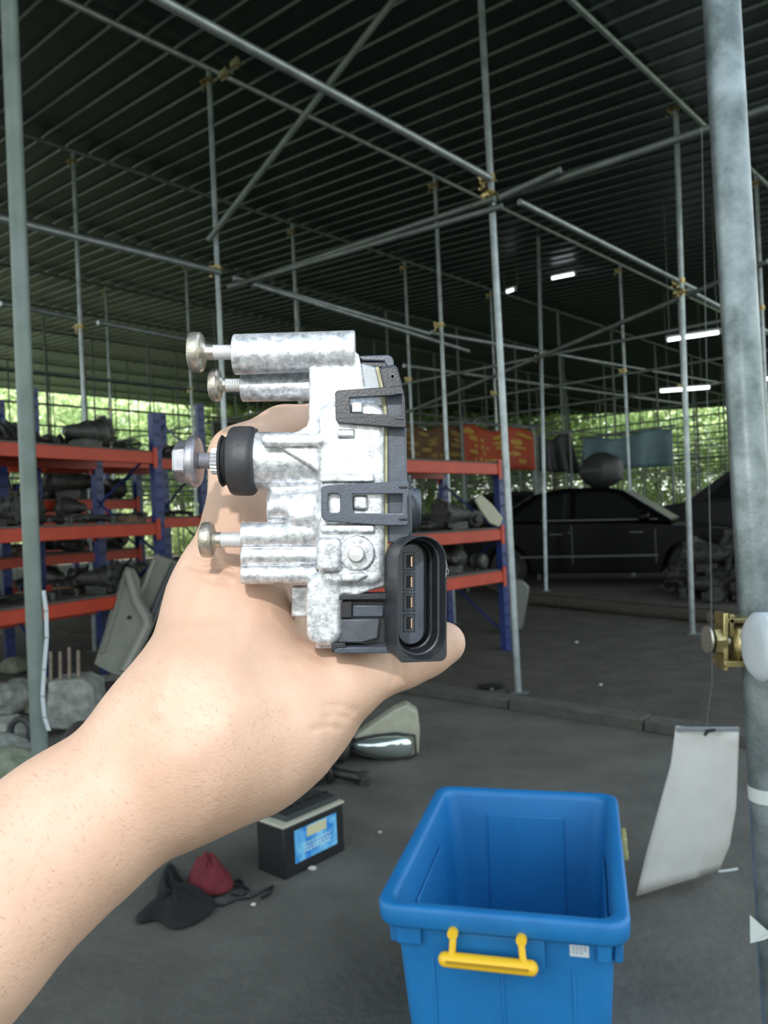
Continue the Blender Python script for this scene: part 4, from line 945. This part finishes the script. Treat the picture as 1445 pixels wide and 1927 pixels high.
# three bolts
for (hx0, hx1, hr, sx0, tx0, sx1, sr, yc, h) in ((92, 158, 93, 158, 205, 302, 36, 157, 40), (188, 240, 76, 240, 262, 337, 32, 311, -105), (146, 206, 84, 206, 240, 331, 37, 1036, 22)):
    bt_ = alath('bolt', ZINC, [(hx0, 2), (hx0, hr * .8), (hx0 + 6, hr * .95), (hx0 + 16, hr), (hx1 - 16, hr), (hx1 - 6, hr * .9), (hx1, hr * .55), (sx0 + 12, sr), (tx0, sr), (tx0, 2)], yc, h, h)
    alath('bolt_thread', ZINCB, thread(tx0 - 1, sx1 + 8, sr, int((sx1 - tx0) / 9)), yc, h, h, bt_, 24)
# shaft, nut and washer, rubber boot
sh_ = alath('shaft', mat('dark_shaft', (.30, .30, .33), .4, .5), thread(120, 205, 40, 9, 5), 665, 0, 0)
g = G(); n = 22; rs = []
for x, rr in ((190, 34), (197, 56), (245, 60)):
    rs.append([Mt(x, fy(668, 0), 0) + (-CD * math.cos(math.pi * i / n) + CF * math.sin(math.pi * i / n)) * ((rr + (5 if i % 2 else -5)) * KC) for i in range(2 * n)])
g.rings(rs); mb(g, 'spline', mat('spline_steel', (.5, .5, .52), .4, .5), sh_, angle=20)
alath('flange_nut', NUT, [(88, 40), (90, 100), (97, 119), (112, 122), (124, 122), (136, 112), (140, 60), (140, 30)], 669, 0, 0)
g = G(); p0 = Mt(fx(26, 0), fy(670, 0), 0); g.lathe(p0, CR, [(0, 60 * KC), (2 * KC, 88 * KC), (10 * KC, 100 * KC), (64 * KC, 104 * KC), (66 * KC, 70 * KC)], 6, squash=(-CD, CF)); mb(g, 'hex_nut', NUT, bevel=.0007)
alath('rubber_boot', RUB, [(240, 60), (240, 112), (246, 122), (252, 118), (256, 100), (262, 96), (268, 116), (274, 112), (277, 108), (281, 136), (288, 152), (300, 160), (330, 163), (375, 163), (388, 161), (399, 152), (402, 130), (402, 60)], 667, 0, 0, n=48)
g = G(); g.prism([M(x, y, 10) for x, y in ((392, 508), (402, 512), (404, 540), (396, 540))], CF * .006); mb(g, 'boot_tab', RUB)
# gasket and cover
g = cpr([(962, 226), (978, 224), (998, 300), (1016, 420), (1020, 520), (1020, 1060), (1006, 1180), (1003, 1060), (1003, 520), (1000, 420), (984, 310)], -240, 112); mb(g, 'gasket', GASK, bevel=.0002)
g = cpr([(893, 205), (966, 226), (986, 310), (1001, 400), (1001, 500), (920, 500), (905, 330)], -240, 84); mb(g, 'top_shoulder', mat('grey_cast_shoulder', (.20, .22, .24), .5, .3, (.27, .29, .31), 300), bevel=.0008)
g = cpr([(978, 228), (1050, 213), (1066, 225), (1085, 300), (1100, 400), (1108, 520), (1110, 700), (1114, 780), (1128, 830), (1136, 1000), (1100, 1052), (1020, 1052), (1019, 520), (1013, 400), (1000, 300)], -260, 118)
cov = mb(g, 'cover', PLAG, bevel=.0010, seg=3)
g = cpr([(886, 172), (1020, 168), (1040, 176), (1048, 196), (1050, 226), (1010, 222), (1010, 212), (1004, 198), (906, 196), (886, 186)], -60, 30); mb(g, 'top_bracket', PLAG, cov, bevel=.0006)
g = cpr([(900, 205), (1010, 205), (1010, 224), (905, 220)], -60, 24); mb(g, 'bracket_bar', PLA, cov)
g = cpr([(980, 232), (1052, 218), (1070, 240), (1082, 300), (1088, 330), (1004, 335)], 100, 128); mb(g, 'cover_shoulder', PLA, cov, bevel=.0006)
g = G(); g.lathe(M(1043, 271, 128), -CF, [(0, 14 * KC), (4 * KC, 13 * KC), (4 * KC, 8 * KC), (0, 6 * KC)], 16); mb(g, 'rivet', PLAG, cov)
# round bulge of the cover on the right
g = G(); p0 = Mt(fx(1100, 0), fy(880, 0), -70)
g.lathe(p0, CR, [(0, 165 * KC), (12 * KC, 160 * KC), (30 * KC, 100 * KC), (46 * KC, 88 * KC), (74 * KC, 84 * KC), (78 * KC, 76 * KC), (78 * KC, 10 * KC)], 40, squash=(-CD, CF)); mb(g, 'end_bulge', PLAG, cov)
g = cpr([(1112, 732), (1128, 730), (1130, 798), (1112, 800)], -60, 60); mb(g, 'rib', PLAG, cov, bevel=.0003)
g = cpr([(1118, 820), (1148, 830), (1164, 872), (1164, 890), (1118, 890)], -100, 20); mb(g, 'rib', PLAG, cov, bevel=.0003)
g = cpr([(1112, 972), (1132, 970), (1136, 1050), (1112, 1050)], -60, 60); mb(g, 'rib', PLAG, cov, bevel=.0003)
# clips (U shaped lugs), built as frame with real openings
def clip(outer, holes, h0, h1, bars, lab):
    """bars: list of quads making up the frame"""
    g = G()
    for b in bars: g.prism([M(x, y, h1) for x, y in b], CF * ((h1 - h0) * KC))
    c = mb(g, 'clip', PLA, bevel=.0005); return c
def frame(outer, holes, h0, h1, rounded=6):
    """outline with rectangular openings, meshed by bmesh boolean-free triangulation"""
    import mathutils
    loops = [outer] + holes; vs = []; edges = []
    for lp in loops:
        o = len(vs); vs += [mathutils.Vector(p) for p in lp]; edges += [(o + i, o + (i + 1) % len(lp)) for i in range(len(lp))]
    r = mathutils.geometry.delaunay_2d_cdt(vs, edges, [], 3 if 0 else 1, 1e-4)
    V, _, Fc = r[0], r[1], r[2]
    def inside(p, lp):
        c = False; j = len(lp) - 1
        for i in range(len(lp)):
            if (lp[i][1] > p[1]) != (lp[j][1] > p[1]) and p[0] < (lp[j][0] - lp[i][0]) * (p[1] - lp[i][1]) / (lp[j][1] - lp[i][1]) + lp[i][0]: c = not c
            j = i
        return c
    Fk = []
    for f in Fc:
        m_ = (sum(V[i][0] for i in f) / len(f), sum(V[i][1] for i in f) / len(f))
        if inside(m_, outer) and not any(inside(m_, hh_) for hh_ in holes): Fk.append(list(f))
    nv_ = len(V); vs3 = [M(p[0], p[1], h1) for p in V] + [M(p[0], p[1], h1) + CF * ((h1 - h0) * KC) for p in V]
    fs = [tuple(f) for f in Fk] + [tuple(i + nv_ for i in reversed(f)) for f in Fk]
    cnt = {}
    for f in Fk:
        for i in range(len(f)):
            a, b = f[i], f[(i + 1) % len(f)]; cnt[(a, b)] = 1
    for (a, b) in cnt:
        if (b, a) not in cnt: fs.append((b, a, a + nv_, b + nv_))
    g = G(); g.add(vs3, fs); return g
g = frame([(780, 337), (792, 334), (1040, 318), (1080, 314), (1092, 326), (1100, 372), (1102, 420), (1106, 506), (1096, 511), (1040, 508), (790, 487), (781, 482), (776, 470), (772, 350)], [[(842, 370), (1085, 356), (1088, 452), (846, 440)]], 150, 190)
cl = mb(g, 'clip', PLA, bevel=.0005)
g = G(); cbx(g, 1052, 1096, 342, 352, 186, 196); mb(g, 'hinge_nub', PLAG, cl, bevel=.0004)
g = G(); cbx(g, 1052, 1098, 462, 472, 186, 196); mb(g, 'hinge_nub', PLAG, cl, bevel=.0004)
g = frame([(722, 783), (740, 779), (1000, 765), (1108, 757), (1118, 764), (1120, 812), (1112, 840), (1112, 900), (1116, 962), (1108, 970), (1000, 970), (740, 950), (722, 944), (708, 926), (706, 800), (710, 788)],
          [[(742, 822), (750, 819), (786, 820), (796, 826), (796, 902), (788, 909), (748, 909), (740, 902)], [(855, 821), (1090, 820), (1090, 912), (858, 911)]], 150, 188)
cl = mb(g, 'clip', PLAG, bevel=.0005)
g = G(); cbx(g, 1072, 1112, 784, 794, 184, 196); mb(g, 'hinge_nub', PLA, cl, bevel=.0004)
g = G(); cbx(g, 1072, 1112, 934, 944, 184, 196); mb(g, 'hinge_nub', PLA, cl, bevel=.0004)
# stud and its dark ring
g = G(); g.lathe(M(874, 1100, 160), -CF, [(0, 44 * KC), (6 * KC, 44 * KC), (8 * KC, 38 * KC), (40 * KC, 36 * KC), (50 * KC, 32 * KC), (52 * KC, 3 * KC)], 28); mb(g, 'stud', mat('grey_stud', (.42, .42, .42), .4, .6, (.62, .62, .62), 400))
# lower plastic bracket
g = G(); g.prism([M(782, 1322, 90), M(1015, 1322, 90), M(1015, 1535, 90), M(782, 1520, 90)], CF * .018); br = mb(g, 'lower_bracket', PLA, bevel=.0005)
g = cpr([(792, 1300), (800, 1294), (1015, 1286), (1015, 1316), (792, 1318)], 60, 140); mb(g, 'top_bar', PLA, br, bevel=.0004)
g = cpr([(780, 1328), (850, 1326), (850, 1398), (778, 1400)], 80, 128); mb(g, 'side_wall', mat('deep_black', (.008, .008, .010), .6), br)
g = cpr([(856, 1342), (1000, 1342), (1000, 1398), (852, 1398)], 60, 112); mb(g, 'inner_box', PLAG, br, bevel=.0006)
g = cpr([(784, 1408), (982, 1406), (975, 1500), (900, 1520), (784, 1520)], 60, 118); mb(g, 'grey_block', mat('mid_grey_plastic', (.045, .050, .062), .5, 0, (.07, .075, .09), 300), br, bevel=.0008)
g = cpr([(768, 1546), (800, 1540), (1050, 1538), (1062, 1568), (768, 1570)], 20, 150); mb(g, 'bottom_rail', PLAG, br, bevel=.0005)
g = cpr([(756, 1530), (772, 1522), (818, 1520), (826, 1532), (826, 1545), (800, 1544), (772, 1548), (762, 1566), (756, 1560)], 60, 152); mb(g, 'latch_tab', PLA, br, bevel=.0004)
g = cpr([(905, 1535), (1010, 1520), (1015, 1540), (905, 1544)], 60, 146); mb(g, 'slope', PLA, br)
# connector shroud
ca = math.radians(13); AU = CR * math.cos(ca) + CF * math.sin(ca); AW = CR * math.sin(ca) - CF * math.cos(ca)   # AW points to the camera
RC = M(1182, 1312, 330)                                             # centre of the rim
def K(u, v, w): return RC + (AU * u + CD * v + AW * w) * KC
def stad(hw_, top_, bot_, w, sq=0., n=14):
    """round-topped outline; sq: bottom corner radius (0 = full round)"""
    o = []
    for k in range(n + 1): a = math.pi + math.pi * k / n; o.append(K(hw_ * math.cos(a), top_ + hw_ + hw_ * math.sin(a), w))
    r = sq or hw_
    for k in range(n + 1):
        a = math.pi * k / n
        if a <= math.pi / 2: cx_, ax_ = hw_ - r, a
        else: cx_, ax_ = -(hw_ - r), a
        o.append(K(cx_ + r * math.cos(ax_), bot_ - r + r * math.sin(ax_), w))
    return o
g = G()
rs = [stad(110, -262, 262, -235, 30), stad(109, -268, 268, -10, 30), stad(109, -269, 270, 0, 30), stad(103, -264, 262, 0, 0), stad(101, -262, 258, -12, 0), stad(98, -256, 252, -70, 0), stad(90, -248, 246, -74, 0), stad(87, -244, 240, -150, 0), stad(80, -238, 234, -155, 0), stad(78, -234, 228, -205, 0)]
g.rings(rs); con = mb(g, 'connector_shroud', PLAG, label='black ribbed plastic shroud with four sockets', angle=40)
con.data.materials.clear(); con.data.materials.append(PLA)
g = G(); g.rings([stad(61, -232, 218, -210, 0), stad(60, -230, 216, -140, 0), stad(57, -227, 213, -137, 0)]); g.v = [v - AU * 12 * KC for v in g.v]; isl = mb(g, 'socket_block', PLAG, con, angle=40)
for y in (1145, 1242, 1338, 1437):
    v = (y - 1312) * .935 + 4; g = G(); u = -20
    for (a0, a1, b0, b1) in ((-28, 24, -40, -36), (-28, 24, 36, 40), (-28, -24, -40, 40), (20, 24, -40, 40)):
        g.prism([K(u + a0, v + b0, -133), K(u + a1, v + b0, -133), K(u + a1, v + b1, -133), K(u + a0, v + b1, -133)], -AW * 6 * KC)
    so2 = mb(g, 'socket', PLA, isl, smooth=False)
    g = G(); g.prism([K(u - 14, v - 28, -135.5), K(u + 14, v - 28, -135.5), K(u + 14, v + 28, -135.5), K(u - 14, v + 28, -135.5)], -AW * 2 * KC); mb(g, 'socket_hole', DARK, isl, smooth=False)
    g = G(); g.prism([K(u + 5, v - 20, -131), K(u + 11, v - 22, -131), K(u + 11, v + 24, -131), K(u + 5, v + 22, -131)], -AW * 6 * KC); mb(g, 'contact', COPP, isl, smooth=False)
g = G(); g.path([K(104, -110, 2), K(112, -100, 6), K(116, -120, 8), K(108, -128, 4)], 1.2 * KC, 5); g.path([K(104, -160, 1), K(110, -140, 2), K(104, -90, 1)], 1.5 * KC, 5); mb(g, 'moulding_flash', mat('pale_flash', (.25, .25, .27), .5), con)

# ================================================================ HAND
hs_ = .0016
X0, X1, Y0, Y1, Z0, Z1 = -.27, .075, .20, .53, 1.06, 1.475
ax_, ay_, az_ = [np.arange(a, b, hs_, dtype=np.float32) for a, b in ((X0, X1), (Y0, Y1), (Z0, Z1))]
HV = np.full((len(ax_), len(ay_), len(az_)), 1., np.float32)
def seg(a, b, k=.008):
    pa, ra = P(*a[:3]), a[3] * a[2] / F; pb, rb = P(*b[:3]), b[3] * b[2] / F; mr = max(ra, rb) + .02
    lo = [min(pa[i], pb[i]) - mr for i in range(3)]; hi = [max(pa[i], pb[i]) + mr for i in range(3)]
    sl = [slice(int(np.searchsorted(g_, l)), int(np.searchsorted(g_, h))) for g_, l, h in zip((ax_, ay_, az_), lo, hi)]
    if any(s.stop - s.start < 2 for s in sl): return
    x = ax_[sl[0]][:, None, None] - pa[0]; y = ay_[sl[1]][None, :, None] - pa[1]; z = az_[sl[2]][None, None, :] - pa[2]
    d = pb - pa; L2 = max(d.length_squared, 1e-9); t = np.clip((x * d[0] + y * d[1] + z * d[2]) / L2, 0, 1)
    r = np.sqrt((x - d[0] * t) ** 2 + (y - d[1] * t) ** 2 + (z - d[2] * t) ** 2) - (ra + (rb - ra) * t)
    HV[tuple(sl)] = smin(HV[tuple(sl)], r.astype(np.float32), k)
def chain(pts, k=.008):
    for a, b in zip(pts[:-1], pts[1:]): seg(a, b, k)
WR = (377, 1385, .350, 152)
chain([(-620, 2330, .250, 260), (-90, 1762, .290, 168), (110, 1585, .318, 138), WR], .02)
chain([(60, 1640, .345, 110), (400, 1372, .375, 130)], .02)
chain([WR, (425, 1235, .385, 118), (436, 1120, .400, 100), (452, 995, .412, 66)], .02)
chain([(452, 995, .412, 66), (452, 860, .424, 56)], .008)
chain([(452, 860, .424, 56), (535, 815, .434, 49), (620, 800, .434, 44), (700, 808, .428, 38)], .006)
chain([WR, (490, 1395, .362, 98), (560, 1340, .366, 92), (650, 1288, .366, 62)], .02)
chain([(650, 1288, .366, 60), (760, 1246, .378, 44), (800, 1226, .382, 44), (836, 1210, .385, 40)], .006)
chain([(455, 1275, .388, 105), (458, 1190, .400, 70)], .02); seg((520, 1300, .385, 80), (600, 1278, .38, 56), .012)
chain([(420, 1350, .395, 120), (455, 1150, .432, 85), (490, 1040, .44, 66)], .02); chain([(500, 1040, .44, 62), (470, 930, .452, 52)], .008); chain([(470, 930, .452, 52), (560, 882, .462, 47), (660, 880, .458, 42), (730, 890, .448, 36)], .004)
chain([(430, 1370, .41, 110), (540, 1180, .455, 80), (530, 1090, .465, 56), (500, 1010, .480, 46)], .012); chain([(500, 1010, .480, 46), (590, 968, .487, 42), (680, 965, .480, 38), (740, 975, .470, 34)], .004)
chain([(450, 1380, .42, 90), (580, 1220, .465, 66), (560, 1150, .485, 44), (550, 1090, .497, 40)], .012); chain([(550, 1090, .497, 40), (620, 1060, .497, 36), (690, 1050, .490, 34), (735, 1055, .482, 30)], .004)
HV = HV.astype(np.float32)
# the open end of the forearm lies outside the frame and is capped by the grid edge
HV[0] = .01; HV[:, 0] = .01; HV[:, :, 0] = .01; HV[:, :, -1] = .01
pos, fc = net(HV, (X0, Y0, Z0), hs_)
# skin relief: creases, tendons and knuckle folds pressed into the surface
dv = pos - np.array(CP)[None]; dd_ = dv[:, 1]; pxx = HX + dv @ np.array(CR) / dd_ * F; pyy = HY + dv @ np.array(CD) / dd_ * F
cnt_ = pos.mean(0)
def crease(pts, wpx, dep, dmax):
    best = np.full(len(pos), 1e9)
    for (x0, y0), (x1, y1) in zip(pts[:-1], pts[1:]):
        ex, ey = x1 - x0, y1 - y0; t = np.clip(((pxx - x0) * ex + (pyy - y0) * ey) / (ex * ex + ey * ey), 0, 1)
        best = np.minimum(best, (pxx - x0 - ex * t) ** 2 + (pyy - y0 - ey * t) ** 2)
    a = np.exp(-best / wpx ** 2) * (dd_ < dmax); pos[:, 1] += a * dep
crease([(352, 1062), (380, 1072), (410, 1066), (440, 1078)], 5, .0030, .40)
crease([(362, 1040), (384, 1052), (415, 1050)], 4, .0022, .40)
crease([(374, 1085), (400, 1092), (432, 1096)], 4, .0022, .40)
crease([(388, 1010), (400, 1040), (412, 1075)], 4, .002, .42)
crease([(392, 925), (430, 930), (470, 922)], 5, .0010, .42)
crease([(655, 1352), (630, 1345), (610, 1352)], 4, .0014, .37); crease([(668, 1338), (640, 1328), (612, 1330)], 4, .0012, .37)
crease([(640, 1372), (615, 1366), (590, 1374)], 4, .0012, .37)
crease([(735, 1228), (742, 1255), (738, 1285)], 5, .0010, .38); crease([(752, 1228), (760, 1255), (756, 1280)], 4, .0008, .38)
crease([(540, 1235), (575, 1228), (610, 1240)], 7, .0014, .38); crease([(510, 1150), (545, 1190), (590, 1222)], 7, -.0012, .39)
crease([(300, 1330), (340, 1230), (372, 1140), (400, 1085)], 22, -.0022, .37)
crease([(360, 1420), (460, 1330), (560, 1300)], 30, -.0010, .36)
crease([(350, 1330), (420, 1220), (455, 1130)], 26, .0012, .37)
per = net_obj('person', pos, fc, SKIN, None, P(377, 1385, .35))
tag(per, 'bare left forearm and hand of a person reaching in and gripping the wiper motor', 'person')
mo = per.modifiers.new('smooth', 'SMOOTH'); mo.factor = .5; mo.iterations = 3
# fine dark hairs on the forearm and wrist
rg = np.random.RandomState(2); me = per.data; co_ = pos; nr_ = np.zeros(len(me.vertices) * 3, np.float32); me.vertices.foreach_get('normal', nr_); nr_ = nr_.reshape(-1, 3)
ok = (nr_[:, 1] < -.45) & (pyy > 1230) & (pyy < 1920) & (pxx > 0) & (pxx < 560) & (pyy - pxx > 800) & (dd_ < .36)
idx = np.nonzero(ok)[0]; g = G()
if len(idx):
    for i in rg.choice(idx, min(560, len(idx)), replace=False):
        p = Vector(pos[i]); nn = Vector(nr_[i]); dr = (-CR * .4 + CD * .2 + Vector(rg.normal(size=3)) * .12 - CD * .6); dr = (dr - nn * dr.dot(nn)).normalized(); dr = (dr + nn * .25).normalized()
        L_ = rg.uniform(.0015, .0032); s1 = dr.cross(nn).normalized() * .00005; s2 = nn * .00005
        g.add([p - s1, p + s1, p + s2, p + dr * L_], [(0, 1, 3), (1, 2, 3), (2, 0, 3)])
    g.build('arm_hair', HAIRM, per, smooth=False, stuff=True, origin=P(377, 1385, .35))
